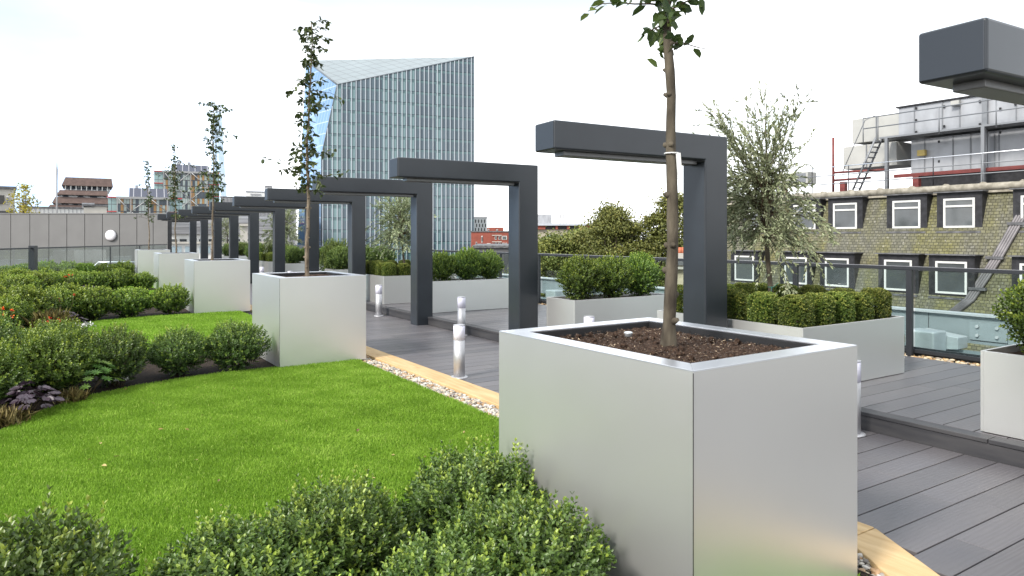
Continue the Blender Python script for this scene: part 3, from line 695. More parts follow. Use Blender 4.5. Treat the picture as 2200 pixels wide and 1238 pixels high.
def olive_tree(loc, H, R, label, nb=70, seed=1, leafn=42, L=.052):
    t = thing("olive_tree", label, "tree", loc, 0, "olive trees in the clipped hedge planters")
    m = M(); h0 = H*.34
    T = [(0,0,-.03),(.0,-.01,.2),(-.02,.0,.45),(-.045,.015,.75),(-.05,.02,h0),(-.04,.03,h0+.35),(-.05,.02,H*.62),(-.07,.02,H*.85)]
    m.tube(T, [.034,.030,.027,.026,.025,.018,.011,.004], 10); obj("trunk", m, BARK, t)
    m = M(); P=[];D=[]
    for b in range(nb):
        a = b*2.4 + rng.normal(0,.5)
        if b % 5 < 2:                                   # upright whips
            z = h0 + rng.random()*.55*(H/2.6); L_ = (H - z)*rng.uniform(.55, 1.02); o_ = rng.uniform(.10, .62)
            dd0 = (math.cos(a)*o_ - .10, math.sin(a)*o_, 1.1); dr_ = .03
        else:                                           # arching skirt
            z = h0*.93 + rng.random()**1.3*.75*(H/2.6); L_ = R*rng.uniform(.65, 1.3); dd0 = (math.cos(a)-.1, math.sin(a), rng.uniform(.25, .95)); dr_ = rng.uniform(.12, .26)
        c = np.interp(z, [p[2] for p in T], [p[0] for p in T])
        pts = branch_path((c, .02, z), dd0, L_, 7, dr_, .11)
        m.tube(pts, [.006,.005,.004,.0035,.003,.0022,.0018,.001], 5)
        for w in range(6):
            i = rng.integers(1, 7); o = pts[i]; dd = (pts[i]-pts[i-1]); dd = dd/np.linalg.norm(dd) + rng.normal(0,.55,3) + [-.12,0,.12]
            tw = branch_path(o, dd, rng.uniform(.14,.34), 4, .14, .08)
            m.tube(tw, [.0025,.002,.0018,.0015,.001], 4)
            for q in range(leafn//5):
                s_ = rng.uniform(.1, 4); k = min(3, int(s_)); P.append(tw[k]+(tw[k+1]-tw[k])*(s_-k)); v = tw[k+1]-tw[k]; D.append(v/np.linalg.norm(v))
        for q in range(leafn//2):
            s_ = rng.uniform(2.5, 7); k = min(6, int(s_)); P.append(pts[k]+(pts[k+1]-pts[k])*(s_-k)); v = pts[k+1]-pts[k]; D.append(v/np.linalg.norm(v))
    P = np.array(P); D = np.array(D); N = len(P); d = D*1.0 + rand_dirs(N)*.55 + [-.10,0,0]
    fol = leaf_mesh("crown", P, d, rand_dirs(N), L*rng.uniform(.6,1.15,N), L*.27*rng.uniform(.8,1.1,N), rng.normal(.5,.22,N), fold=.1)
    c = link("crown", fol, OLIVE, t); obj("twigs", m, TWIG, c); return t
olive_tree((6.77, 5.04, zs), 2.70, .68, "feathery olive tree with pale trunk in the near clipped hedge planter", nb=130, leafn=92)
olive_tree((6.86, 15.3, zs), 2.35, .72, "silvery olive tree seen through the third and second arches", nb=90, leafn=72, L=.065)
olive_tree((6.9, 25.9, zs), 2.35, .75, "silvery olive tree seen through the fifth and fourth arches", nb=74, leafn=60, L=.08)
olive_tree((6.9, 36.2, zs), 2.4, .75, "farthest small olive tree seen between the distant arch posts", nb=44, leafn=30, L=.09)
m = M(); m.tube([(.03*math.cos(a), .03*math.sin(a), 0) for a in np.linspace(0, 6.28, 13)], .004, 5, False); m.tube([(.02,-.03,0),(.07,-.05,.05)], .003, 5); m.tube([(-.02,-.03,0),(-.05,-.04,-.06)], .003, 5)
tag(obj("plant_tie", m, mat("tie_green", (.02,.20,.14), .5), loc=(6.76, 5.035, zs+.36)), "green tie knotted round the near olive trunk above the hedge", "plant tie")

# ------------------------------------------------------------------ shrub bed
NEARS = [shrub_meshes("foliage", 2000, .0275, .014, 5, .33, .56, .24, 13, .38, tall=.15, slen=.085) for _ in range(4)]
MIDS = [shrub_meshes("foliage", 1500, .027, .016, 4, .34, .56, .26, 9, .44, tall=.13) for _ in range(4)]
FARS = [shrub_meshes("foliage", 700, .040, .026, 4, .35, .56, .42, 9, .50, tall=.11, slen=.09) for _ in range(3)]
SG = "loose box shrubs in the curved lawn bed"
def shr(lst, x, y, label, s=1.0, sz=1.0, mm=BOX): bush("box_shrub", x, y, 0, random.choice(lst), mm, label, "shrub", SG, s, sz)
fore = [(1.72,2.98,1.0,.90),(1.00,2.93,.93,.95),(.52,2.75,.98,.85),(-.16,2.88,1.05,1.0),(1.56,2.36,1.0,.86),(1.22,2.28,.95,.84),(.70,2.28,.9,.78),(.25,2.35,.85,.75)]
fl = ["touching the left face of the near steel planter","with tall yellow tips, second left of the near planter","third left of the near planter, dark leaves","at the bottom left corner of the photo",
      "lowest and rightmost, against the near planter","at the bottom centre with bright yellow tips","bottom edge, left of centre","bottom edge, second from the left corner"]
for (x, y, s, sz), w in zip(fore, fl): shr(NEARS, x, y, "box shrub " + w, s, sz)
pat = [(1.82,.22),(1.14,.20),(.48,.02),(-.12,-.22),(-.62,-.72),(-.02,.46),(-.70,.05),(-1.2,-.35),(-.85,-1.45),(-1.45,-1.1),(-1.3,.4),(-.85,.75),(-1.05,-2.2),(-1.7,-1.9),(-.1,1.2),(-.75,1.5),(-1.5,1.15),(-1.2,-3.0),(-1.9,-.3)]
side = ["second","third","fourth","farthest"]
for k, (px_, py_, _) in enumerate(PLANTERS[1:]):
    lst = MIDS if k < 1 else FARS
    for i, (dx, dy) in enumerate(pat):
        x = px_ - 2.281 + dx + random.uniform(-.05,.05); y = py_ + dy + random.uniform(-.05,.05)
        if k >= 2: x += .05
        D = x*SP + y*CP; X = x*CP - y*SP
        if X/D < -.80 or (k == 0 and i in (13, 17) and False): continue
        pos_ = f"{ORD[i]} leftward from the {side[k]} steel planter" if i < 5 else f"{ORD[i-5]} in the mass left of the {side[k]} planter row"
        s = random.uniform(.92,1.08) if k == 0 else random.uniform(.98,1.15)
        if i in (3,4,5,6,7): s *= 1.08
        if i < 3 and k == 0: s *= .93
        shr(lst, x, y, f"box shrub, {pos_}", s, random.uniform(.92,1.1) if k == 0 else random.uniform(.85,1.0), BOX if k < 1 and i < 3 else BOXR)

# perennials between the shrubs
def rosette(n, leaf, r, h, wid=.9, cup=.4):
    th = rng.random(n)*6.28; rr = r*rng.random(n)**.6; P = np.stack([rr*np.cos(th), rr*np.sin(th), h*(1-.6*(rr/r)**1.5)*rng.uniform(.6,1,n)], 1)
    return P, th
def lobed(name, n, leaf, r, h, tint):
    P, th = rosette(n, leaf, r, h); Q=[];D=[];N=[];Lh=[];W=[];T=[]
    for i in range(n):
        t0 = rng.random()*.0 + th[i]; tl = rng.uniform(.3,.9); tt = tint + rng.normal(0,.15); nn = np.array([math.cos(th[i])*.6, math.sin(th[i])*.6, 1]) + rng.normal(0,.5,3)
        for a, l in ((-1.9,.5),(-1.15,.72),(-.5,.9),(0,1),(.5,.9),(1.15,.72),(1.9,.5)):
            Q.append(P[i]); D.append([math.cos(t0+a), math.sin(t0+a), -.25*tl]); N.append(nn); Lh.append(leaf*l); W.append(leaf*.52); T.append(tt + rng.normal(0,.04))
    return leaf_mesh(name, np.array(Q), np.array(D), np.array(N), np.array(Lh), np.array(W), np.array(T), fold=-.05, curl=.12)
def plant(name, px, py, me, mm, label, cat, grp=None, stems=None, s=1, z=0):
    x, y = at(px, py, z); t = thing(name, label, cat, (x, y, 0), random.random()*6, grp); t.scale = (s,)*3
    link("leaves", me, mm, t)
    m = M()
    for i in range(10):
        a = rng.random()*6.28; m.tube([(0,0,-.01),(.04*math.cos(a),.04*math.sin(a),.08),(.1*math.cos(a),.1*math.sin(a),.15)], .003, 4)
    obj("stalks", m, TWIG, t); return t
HE = lobed("leaves", 60, .072, .22, .30, .42)
plant("coral_bells", 66, 893, HE, PURP, "large dark purple-leaved coral bells at the lawn edge, front left", "purple plant", "purple coral bells", s=1.1)
plant("coral_bells", 148, 704, HE, PURP, "dark purple coral bells behind the front shrubs, beside the second lawn", "purple plant", "purple coral bells", s=1.1)
plant("coral_bells", 189, 640, HE, PURP, "small dark purple coral bells far back between two shrub rows", "purple plant", "purple coral bells", s=1.25)
def palmate(n, leaf, r, h):
    Q=[];D=[];N=[];T=[]
    P, th = rosette(n, leaf, r, h)
    for i in range(n):
        ax = np.array([math.cos(th[i])*.4, math.sin(th[i])*.4, 1]); tt = rng.normal(.5,.15)
        for k in range(9):
            a = k*2*math.pi/9; Q.append(P[i]); D.append([math.cos(a), math.sin(a), .45 - .8*(math.cos(a)*math.cos(th[i]) + math.sin(a)*math.sin(th[i]))*.6]); N.append(ax); T.append(tt)
    n2 = len(Q); return leaf_mesh("leaves", np.array(Q), np.array(D), np.array(N), leaf*rng.uniform(.8,1.1,n2), leaf*.27, np.array(T), fold=.2, curl=.1)
plant("lupin", 196, 850, palmate(30, .065, .26, .44), LUP, "bright green lupin with star-shaped leaves left of the round shrubs", "lupin")
plant("lupin", 50, 860, palmate(9, .08, .14, .42), LUP, "small lupin above the large purple plant", "lupin")
def tuft(n, h, spread, wid): 
    th = rng.random(n)*6.28; d = np.stack([np.cos(th)*spread*rng.random(n), np.sin(th)*spread*rng.random(n), np.ones(n)],1)
    return leaf_mesh("leaves", np.stack([rng.normal(0,.07,n), rng.normal(0,.07,n), np.zeros(n)],1), d, rand_dirs(n), h*rng.uniform(.4,1,n), wid, rng.normal(.5,.25,n), curl=.3)
DT = tuft(420, .28, 1.2, .007)
plant("dry_grass_tuft", 12, 915, DT, DRY, "straw-coloured dry plant tuft at the left photo edge", "dry plant", "dry tufts in the bed", s=.7)
plant("dry_grass_tuft", 5, 862, DT, DRY, "rusty brown dry tuft above the straw-coloured one", "dry plant", "dry tufts in the bed", s=.8)
plant("dry_grass_tuft", 155, 865, DT, DRY, "low brownish tuft at the lawn edge beside the lupin", "dry plant", "dry tufts in the bed", s=.6)
plant("dry_grass_tuft", 110, 725, tuft(500,.5,.9,.006), DRY, "wispy reddish stems behind the left shrub mass", "dry plant", "dry tufts in the bed", s=1.0)
def flower_stems(px, py, n, mm, label, hh=.55, s=.02, sp=.25, z=0):
    x, y = at(px, py, z); t = thing("flower_clump", label, "flowers", (x,y,0)); m = M(); P = []
    for i in range(n):
        a = rng.random()*6.28; r = sp*rng.random(); p = (r*math.cos(a), r*math.sin(a), hh*rng.uniform(.8,1.1)); m.tube([(p[0]*.4,p[1]*.4,0), p], .0025, 4); P.append(p)
    obj("stalks", m, TWIG, t); Q = np.repeat(np.array(P), 9, axis=0); N = len(Q)
    link("petals", leaf_mesh("petals", Q + rng.normal(0,s*.4,(N,3)), rand_dirs(N), rand_dirs(N), s*rng.uniform(.8,1.4,N), s*.8, rng.random(N)), mm, t)
flower_stems(8, 760, 7, RED, "bright red flowers among yellow-green shrubs at the left edge", .60, .020)
flower_stems(152, 640, 5, RED, "tiny red flowers near the far shrub rows", .60, .022, .2)
flower_stems(133, 700, 4, RED, "pale orange flowers between the middle shrub rows", .52, .018)
flower_stems(118, 745, 4, RED, "dark red flower heads left of the second lawn", .42, .016, .2)
flower_stems(258, 832, 10, WHITEP, "small white flowers at the lawn edge under the round shrub", .10, .02, .12)
flower_stems(172, 704, 8, WHITEP, "cream white leaves trailing onto the second lawn edge", .06, .04, .25)

# ------------------------------------------------------------------ glass railing on the right
RX, RZ = 9.02, 1.262
rail = thing("glass_railing", "glass railing with dark handrail along the right side of the upper deck", "railing", (RX, 0, TOPZ))
RAILM = mat("rail_dark", (.035,.038,.044), .35, .3)
m = M(); m.box(-.03, .03, 1, 42, RZ-TOPZ-.045, RZ-TOPZ); obj("handrail", m, RAILM, rail, bevel=.006)
m = M(); m.box(.06, .10, 1, 42, .02, .065); m.box(.12, .14, 1, 42, -.03, .085); obj("bottom_rail", m, RAILM, rail)
m = M(); m.box(-.032, .032, 1, 42, RZ-TOPZ+.0005, RZ-TOPZ+.003); obj("handrail_top", m, mat("rail_top", (.35,.35,.38), .3, .6), rail)
k = 0; s = 4.66 - 1.63*2
ps = []
while s < 41:
    m = M(); m.box(-.028, .028, s-.035, s+.035, -.12, RZ-TOPZ-.046); obj("post", m, RAILM, rail, bevel=.004); ps.append(s); s += 1.63
for a, b in zip(ps, ps[1:]):
    m = M(); m.box(.07, .082, a+.03, b-.03, .066, RZ-TOPZ-.05); obj("glass_panel", m, GLASS, rail)

# outer steel gutter beam beyond the glass
GB = mat("beam_bluegrey", (.235,.275,.29), .45, .1, var=.12, vscale=1.5)
GBW = mat("beam_white", (.43,.46,.475), .4, .1, var=.1, vscale=3)
bm_ = thing("gutter_beam", "long pale blue-grey steel beam just outside the glass railing", "steel beam", (10.5, 0, 0))
m = M(); m.box(-.008, .008, -2, 45, .22, .555); obj("web", m, GB, bm_)
m = M(); m.box(-.07, .11, -2, 45, .556, .585); obj("top_flange", m, GBW, bm_)
m = M(); m.box(-.11, .11, -2, 45, .19, .218); obj("bottom_flange", m, GB, bm_)
m = M(); m.box(-.78, -.16, -2, 45, -.06, -.02); m.box(-.78, -.74, -2, 45, -.019, .06); m.box(-.20, -.16, -2, 45, -.019, .10); obj("gutter_tray", m, GB, bm_)
for i in range(14):
    m = M(); yy = 5.15 + 2.9*i - 2.9; m.box(-.014, -.0085, yy, yy+.006, .225, .55); obj("joint", m, BLACKFR, bm_)
def bracket(y, label):
    t = thing("beam_bracket", label, "steel bracket", (10.05, y, 0), 0, "bolted brackets holding the outer beam")
    m = M(); m.prism([(-.42,.0),(.42,.0),(.42,.045),(-.42,.045)], 'x', -.32, .12); obj("base_plate", m, GBW, t, bevel=.008)
    m = M(); m.box(-.27, .08, -.36, .02, .046, .36); obj("box", m, GBW, t, bevel=.02)
    m = M(); m.prism([(-.30,.30),(.02,.34),(.02,.06),(-.5,.12),(-.5,.28)], 'x', .081, .36); obj("arm", m, GBW, t, bevel=.01)
    m = M(); m.box(.405, .43, -.95, -.50, .235, .48); obj("end_plate", m, GB, t)
    for a, b in ((-.6,.30),(-.6,.42),(-.84,.30),(-.84,.42)):
        m = M(); m.tube([(.404,a,b),(.375,a,b)], .022, 6); obj("bolt", m, GBW, t)
    for a, b in ((-.2,-.33),(-.2,-.06),(.02,-.33),(.02,-.06)):
        m = M(); m.tube([(a-.09 if a<0 else a+.08, b, .045),(a-.09 if a<0 else a+.08, b, .075)], .014, 6); obj("bolt", m, GBW, t)
    return t
bracket(5.1, "pale boxed steel bracket with bolts behind the glass at the right")
bracket(13.6, "small pale steel bracket behind the glass right of the second arch")

# ------------------------------------------------------------------ grey panel wall, lamp, railing at the far left
def camthing(name, label, cat, X, D, z=0, rz=0, group=None):
    x, y = wpt(X, D); return thing(name, label, cat, (x, y, z), -PSI+rz, group)
def xw(px, D): return (px-1100)*D/F
WD = 34.0
pw = camthing("panel_wall", "long grey panelled wall closing the far end of the terrace", "wall", xw(360.6,WD), WD)
PAN = mat("grey_panel", (.17,.168,.165), .55, .1, .4, var=.05, vscale=1.2)
z1 = z_of(458.2, WD); pwm = (23-360.6)*WD/F
seams = [-60, -20, 23, 64, 105, 143.5, 182, 220, 257, 294, 329, 360.6]
m = M(); m.box((-60-360.6)*WD/F, 0, .05, .4, -.1, z1-.02); obj("backing", m, BLACKFR, pw)
for a, b in zip(seams, seams[1:]):
    m = M(); m.box((a-360.6)*WD/F+.014, (b-360.6)*WD/F-.014, 0, .04, -.05, z1-.04); obj("panel", m, PAN, pw)
m = M(); m.box((-60-360.6)*WD/F, .01, -.03, .42, z1-.03, z1); obj("coping", m, mat("coping_grey", (.25,.25,.25), .4, .3), pw)
lampt = camthing("wall_lamp", "round white wall lamp on the grey panelled wall", "wall lamp", xw(239,WD), WD-.01, z_of(506,WD))
def disc_lamp(m, r, d): 
    n = 32; prof = [(r*.96,0),(r,-.03),(r*.97,-d*.6),(r*.8,-d*.9),(r*.4,-d),(.01,-d*1.02)]
    b = len(m.v)
    for rr, y in prof:
        for k in range(n): t = 2*math.pi*k/n; m.v.append((rr*math.cos(t), y, rr*math.sin(t)))
    for i in range(len(prof)-1):
        for k in range(n): q = b+i*n; m.f.append((q+k,q+(k+1)%n,q+n+(k+1)%n,q+n+k)); m.sm.append(True)
m = M(); disc_lamp(m, .262, .12); obj("diffuser", m, mat("lamp_opal", (.72,.70,.72), .35), lampt)
m = M(); n = 32
m.tube([(.272*math.cos(a), -.015, .272*math.sin(a)) for a in np.linspace(0, 6.2832, 33)], .016, 6, False); obj("ring", m, PAN, lampt)
# diagonal glass railing before that wall
p0 = wpt(xw(-60, 18.2), 18.2); pA = wpt(xw(0,20.2), 20.2); pB = wpt(xw(358,32.6), 32.6)
v = np.array(pB)-np.array(pA); Lr = np.linalg.norm(v); u = v/Lr; st = np.array(pA)-u*2.2
lr = thing("glass_railing", "glass railing in front of the grey panelled wall at the left", "railing", (*st, 0), math.atan2(u[1], u[0]))
Lr += 2.2; m = M(); m.box(0, Lr, -.025, .025, 1.255, 1.30); obj("handrail", m, RAILM, lr)
GL2 = glass_mat("railing_glass_grey", (.90,.945,.935), .045)
cuts = [0]
for pxx in (23, 71, 155, 237, 300, 358):
    # distance along the railing where this column meets it
    k = (pxx-1100)/F; A_ = np.array([[u[0], -(k*CP+SP)],[u[1], -(-k*SP+CP)]]); sol = np.linalg.solve(A_, -st); cuts.append(sol[0])
for a, b in zip(cuts, cuts[1:]):
    m = M(); m.box(a+.02, b-.02, -.006, .006, .08, 1.25); obj("glass_panel", m, GL2, lr)
m = M(); m.box(cuts[2]-.09, cuts[2]+.09, -.09, .09, 0, 1.36); obj("post", m, DARK, lr)
for c_ in (cuts[4], cuts[5]):
    m = M(); m.box(c_-.012, c_+.012, -.02, .02, 0, 1.25); obj("post", m, RAILM, lr)
# stair handrails
hr = camthing("stair_handrail", "pair of bent steel stair handrails beside the farthest planter", "handrail", xw(240,31), 31)
for dz in (0, .19):
    zz = z_of(563.5, 31) - dz; m = M(); m.tube([(xw(290,31)-xw(240,31), 0, zz), (xw(212+dz*25,31)-xw(240,31), 0, zz), (xw(190+dz*25,31)-xw(240,31), 0, zz-.42), (xw(176,31)-xw(240,31), 0, zz-.75)], .035, 8); obj("rail", m, RIM, hr)
m = M(); m.tube([(.6,0,-.1),(.6,0,z_of(563.5,31)-.02)], .025, 6); obj("post", m, RIM, hr)
sb = camthing("low_parapet", "low pale parapet strip at the left edge below the glass railing", "parapet", xw(0,27), 27)
m = M(); m.box(-2, xw(45,27)-xw(0,27), 0, .3, -.05, z_of(577,27)); obj("kerb", m, GBW, sb)

# ------------------------------------------------------------------ mansard building on the right
def slate_mat():
    m_ = bpy.data.materials.new("mossy_slate"); m_.use_nodes = True; nt = m_.node_tree; b = nt.nodes["Principled BSDF"]
    tc = nt.nodes.new("ShaderNodeTexCoord"); sp = nt.nodes.new("ShaderNodeSeparateXYZ"); nt.links.new(tc.outputs["Object"], sp.inputs[0])
    cb = nt.nodes.new("ShaderNodeCombineXYZ"); nt.links.new(sp.outputs[1], cb.inputs[0]); nt.links.new(sp.outputs[2], cb.inputs[1])
    wob = nt.nodes.new("ShaderNodeTexNoise"); wob.inputs["Scale"].default_value = 2.2; nt.links.new(cb.outputs[0], wob.inputs["Vector"])
    vm = nt.nodes.new("ShaderNodeVectorMath"); vm.operation = 'MULTIPLY_ADD'; vm.inputs[1].default_value = (.06,.05,0); nt.links.new(wob.outputs["Color"], vm.inputs[0]); nt.links.new(cb.outputs[0], vm.inputs[2])
    br = nt.nodes.new("ShaderNodeTexBrick"); br.inputs["Scale"].default_value = 1; br.inputs["Brick Width"].default_value = .17; br.inputs["Row Height"].default_value = .112
    br.inputs["Mortar Size"].default_value = .011; br.inputs["Mortar Smooth"].default_value = .3; br.inputs["Bias"].default_value = 0
    br.inputs["Color1"].default_value = (.092,.090,.068,1); br.inputs["Color2"].default_value = (.142,.138,.104,1); br.inputs["Mortar"].default_value = (.046,.044,.031,1)
    nt.links.new(vm.outputs[0], br.inputs["Vector"])
    n = nt.nodes.new("ShaderNodeTexNoise"); n.inputs["Scale"].default_value = .55; n.inputs["Detail"].default_value = 8; n.inputs["Roughness"].default_value = .65
    mp = nt.nodes.new("ShaderNodeMapping"); mp.inputs["Scale"].default_value = (1.6,.5,1); nt.links.new(cb.outputs[0], mp.inputs["Vector"]); nt.links.new(mp.outputs[0], n.inputs["Vector"])
    r = nt.nodes.new("ShaderNodeValToRGB"); r.color_ramp.elements[0].position = .41; r.color_ramp.elements[1].position = .60; r.color_ramp.elements[0].color=(0,0,0,1); r.color_ramp.elements[1].color=(.8,.8,.8,1)
    nt.links.new(n.outputs["Fac"], r.inputs[0])
    moss = nt.nodes.new("ShaderNodeMixRGB"); moss.blend_type = 'MULTIPLY'; moss.inputs["Color2"].default_value = (1.12,1.08,.40,1)
    nt.links.new(r.outputs[0], moss.inputs["Fac"]); nt.links.new(br.outputs["Color"], moss.inputs["Color1"])
    n3 = nt.nodes.new("ShaderNodeTexNoise"); n3.inputs["Scale"].default_value = 9; n3.inputs["Detail"].default_value = 6; nt.links.new(cb.outputs[0], n3.inputs["Vector"])
    r3 = nt.nodes.new("ShaderNodeValToRGB"); r3.color_ramp.elements[0].position = .60; r3.color_ramp.elements[1].position = .72; nt.links.new(n3.outputs["Fac"], r3.inputs[0])
    c = node_mix(nt, node_math(nt,'MULTIPLY', r3.outputs[0], .5), moss.outputs[0], (.42,.40,.36))
    nt.links.new(c, b.inputs["Base Color"]); b.inputs["Roughness"].default_value = .8
    bp = nt.nodes.new("ShaderNodeBump"); bp.inputs["Strength"].default_value = .8; bp.inputs["Distance"].default_value = .02; nt.links.new(br.outputs["Fac"], bp.inputs["Height"]); bp.invert = True
    nt.links.new(bp.outputs[0], b.inputs["Normal"]); return m_
SLATE = slate_mat(); LEAD = mat("lead", (.10,.10,.105), .6, .1, var=.4, vscale=4); STONE = mat("weathered_stone", (.20,.18,.14), .85, col2=(.36,.33,.27), vscale=5, bump=.5, bscale=15)
def st(z): return 28 + .36*(z-1.9)
def so(z): return 27.06 + .36*(z+.6) 
mb = thing("mansard_building", "old building with mossy slate mansard roof and white windows across the street", "building", (0,0,0))
m = M(); m.prism([(st(-7),-7),(st(3.25),3.25),(40,3.25),(40,-7)], 'y', -14, 24.0); obj("mansard_roof", m, SLATE, mb)
m = M(); m.box(st(-7)+.1, 39.9, -13.9, 23.9, -22, -7.01); obj("wall", m, mat("brown_brick_low", (.2,.14,.10), .9), mb)
m = M(); m.box(st(3.25)-.14, 39.5, -14, 24.05, 3.252, 3.33)
m.tube([(st(3.4)-.14, -14, 3.47), (st(3.4)-.14, 24.1, 3.47)], .14, 10)
obj("cornice", m, STONE, mb)
for i, yy in enumerate(np.arange(9.5, 24, 1.28)):
    m = M(); m.prism([(-.2,.0),(.2,.0),(0,.14)], 'x', st(3.4)-.20, st(3.4)+.1); obj("lead_roll", m, STONE, mb, loc=(0, yy, 3.52))
m = M(); m.box(28.9, 39, -13.8, 23.8, 3.334, 3.62); obj("flat_roof", m, LEAD, mb)
WGL = mat("window_glass", (.035,.042,.048), .06, 0, .9, var=.5, vscale=1.2)
_nt = WGL.node_tree; _b = _nt.nodes["Principled BSDF"]; _src = _b.inputs["Base Color"].links[0].from_socket; _oi = _nt.nodes.new("ShaderNodeObjectInfo")
_nt.links.new(node_mix(_nt, node_math(_nt, 'MULTIPLY', _oi.outputs["Random"], .7), _src, (.13,.14,.14)), _b.inputs["Base Color"])
def dormer(y0, y1, z0, z1, front, transom, dark=True):
    """y0<y1, front = x of the window plane"""
    w = thing_part("dormer_window", mb, (front, (y0+y1)/2, z0))
    hw = (y1-y0)/2; h = z1-z0; b = .24
    m = M()
    m.box(.03, .9, -hw-b, -hw, -.12, h+.22); m.box(.03, .9, hw, hw+b, -.12, h+.22); m.box(.031, .9, -hw+.0005, hw-.0005, h, h+.2195); m.box(.031, .9, -hw+.0005, hw-.0005, -.12, 0)
    obj("dormer_surround", m, BLACKFR, w)
    m = M(); m.box(-.10, 1.0, -hw-b-.07, hw+b+.07, h+.222, h+.262); obj("dormer_cap", m, LEAD, w); m = M(); m.box(-.05, .3, -hw-b+.02, hw+b-.02, -.19, -.121); obj("dormer_sill", m, LEAD, w)
    m = M(); f = .075
    m.box(-.0, .06, -hw, hw, 0, f); m.box(-.0, .06, -hw, hw, h-f, h); m.box(-.0, .06, -hw, -hw+f, f+.001, h-f-.001); m.box(-.0, .06, hw-f, hw, f+.001, h-f-.001)
    if transom: m.box(-.015, .06, -hw+f+.001, hw-f-.001, h*.70, h*.70+.07)
    obj("window_frame", m, WHITE, w, bevel=.006, seg=1)
    m = M(); m.box(.035, .05, -hw+f, hw-f, f, h-f); obj("pane", m, WGL, w)
    m = M(); m.box(.30, .34, -hw+f, hw-f, f, h-f) ; obj("blind", m, mat("room_dark", (.05,.055,.06), .9, var=.6, vscale=1.3) if "room_dark" not in bpy.data.materials else bpy.data.materials["room_dark"], w)
def thing_part(name, parent, loc):
    o = bpy.data.objects.new(name, None); COL.objects.link(o); o.parent = parent; o.location = loc; o.empty_display_size = .1; return o
for a, b in ((18.55,19.66),(16.64,17.71),(14.07,15.15),(12.15,13.23),(9.6,10.7),(21.1,22.2)): dormer(a, b, 1.97, 3.07, 28.0, True)
for a, b in ((1578,1619),(1685,1733),(1772,1823),(1899,1958.5),(2009,2077),(2190,2270)):
    s1, D1 = on_plane(a, 27.1); s2, D2 = on_plane(b, 27.1); dormer(s2, s1, -.44, .74, 27.1, True)
# pale splash marks under dormers are part of the roof look; the diagonal bundle of pipes
pb = thing("pipe_bundle", "bundle of grey pipes running diagonally down the mossy slate roof", "pipes", (0,0,0))
for i in range(4):
    pts = [(st(3.6)-.12, 9.55+i*.085, 3.6), (st(2.75)-.1, 10.45+i*.085, 2.75), (st(.79)-.1, 11.15+i*.085, .79), (st(-.5)-.1, 11.75+i*.085, -.57), (st(-1.05)-.1, 12.25+i*.085, -1.1)]
    m = M(); m.tube([Vector(p) for p in pts], .052, 8); obj("pipe", m, mat("pipe_grey", (.15,.14,.145), .5, .2, var=.2, vscale=3) if "pipe_grey" not in bpy.data.materials else bpy.data.materials["pipe_grey"], pb)
for (yy, zz) in ((11.25,.9),(11.62,-.2),(10.75,2.1)):
    m = M(); m.box(-.08, .07, -.12, .42, -.05, .05); obj("strap", m, LEAD, pb, loc=(st(zz)-.12, yy-.1, zz))

# roof plant: ducts and air handling units
GALV = mat("galvanised", (.33,.34,.36), .45, .35, var=.14, vscale=1.6, stretch=(1,1,.5))
CREAM = mat("cream_duct", (.38,.38,.36), .6, .1, var=.06, vscale=1)
REDST = mat("red_steel", (.15,.030,.026), .6, 0, var=.2, vscale=3)
GREYST = mat("grey_steel", (.20,.21,.225), .5, .3)
ah = thing("air_handling_unit", "two-storey galvanised air handling units on the flat roof at right", "air handling unit", (30, 0, 0))
m = M(); m.box(0, 3, 5, 15.96, 5.86, 7.12); obj("upper_casing", m, GALV, ah, bevel=.02)
m = M(); m.box(.3, 3, 5, 15.6, 4.30, 5.74); obj("lower_casing", m, GALV, ah, bevel=.02)
m = M(); m.box(.55, 3, 5, 15.5, 3.63, 4.29); obj("shadow_box", m, BLACKFR, ah)  # black box standing in for the shadow beneath the units
m = M(); m.box(-.08, 3.1, 5, 16.05, 7.121, 7.18); obj("top_trim", m, BLACKFR, ah)
for i, yy in enumerate((15.3, 14.2, 13.55, 12.7, 12.55, 11.6, 10.9, 9.8, 8.9, 8.0)):
    m = M(); m.box(-.03, -.001, yy-.02, yy+.02, 5.88, 7.1); obj("panel_rib", m, GREYST, ah)
    m = M(); m.box(.27, .299, yy-.28, yy-.24, 4.32, 5.72); obj("panel_rib", m, GREYST, ah)
for yy in (12.62, 8.6):
    m = M(); m.box(-.14, -.032, yy-.09, yy+.09, 4.25, 7.1); obj("column", m, GREYST, ah, bevel=.01)
for (yy, zz) in ((15.3,7.0),(15.3,6.5),(15.3,6.0),(14.2,6.9),(14.2,6.1),(12.9,6.9),(12.9,6.0),(14.4,5.5),(14.4,4.7),(12.2,5.6),(12.2,6.5),(11.7,6.6)):
    m = M(); m.box(-.06, -.031, yy-.12, yy-.05, zz-.05, zz+.05); obj("hinge", m, BLACKFR, ah)
m = M(); m.box(.10, .27, 14.95, 15.25, 5.02, 5.26); obj("yellow_box", m, mat("yellow_box", (.55,.42,.13), .5), ah)
m = M(); m.box(-.2, -.04, 13.5, 13.8, 6.85, 7.05); obj("switch_box", m, CREAM, ah)
d1 = thing("roof_duct", "pale boxy duct end projecting left of the upper machinery", "duct", (30, 16, 0))
m = M(); m.box(.1, 1.6, 0, 2.1, 5.86, 6.94); obj("duct", m, CREAM, d1, bevel=.015)
m = M(); m.box(.05, .099, .95, .99, 5.87, 6.93); obj("seam", m, GREYST, d1)
d2 = thing("roof_duct", "pale boxy duct beneath it, behind the steel stair", "duct", (30, 16.1, 0))
m = M(); m.box(.1, 1.8, 0, 2.42, 4.72, 5.74); obj("duct", m, CREAM, d2, bevel=.015)
m = M(); m.box(.05, .099, 1.3, 1.34, 4.73, 5.73); obj("seam", m, GREYST, d2)
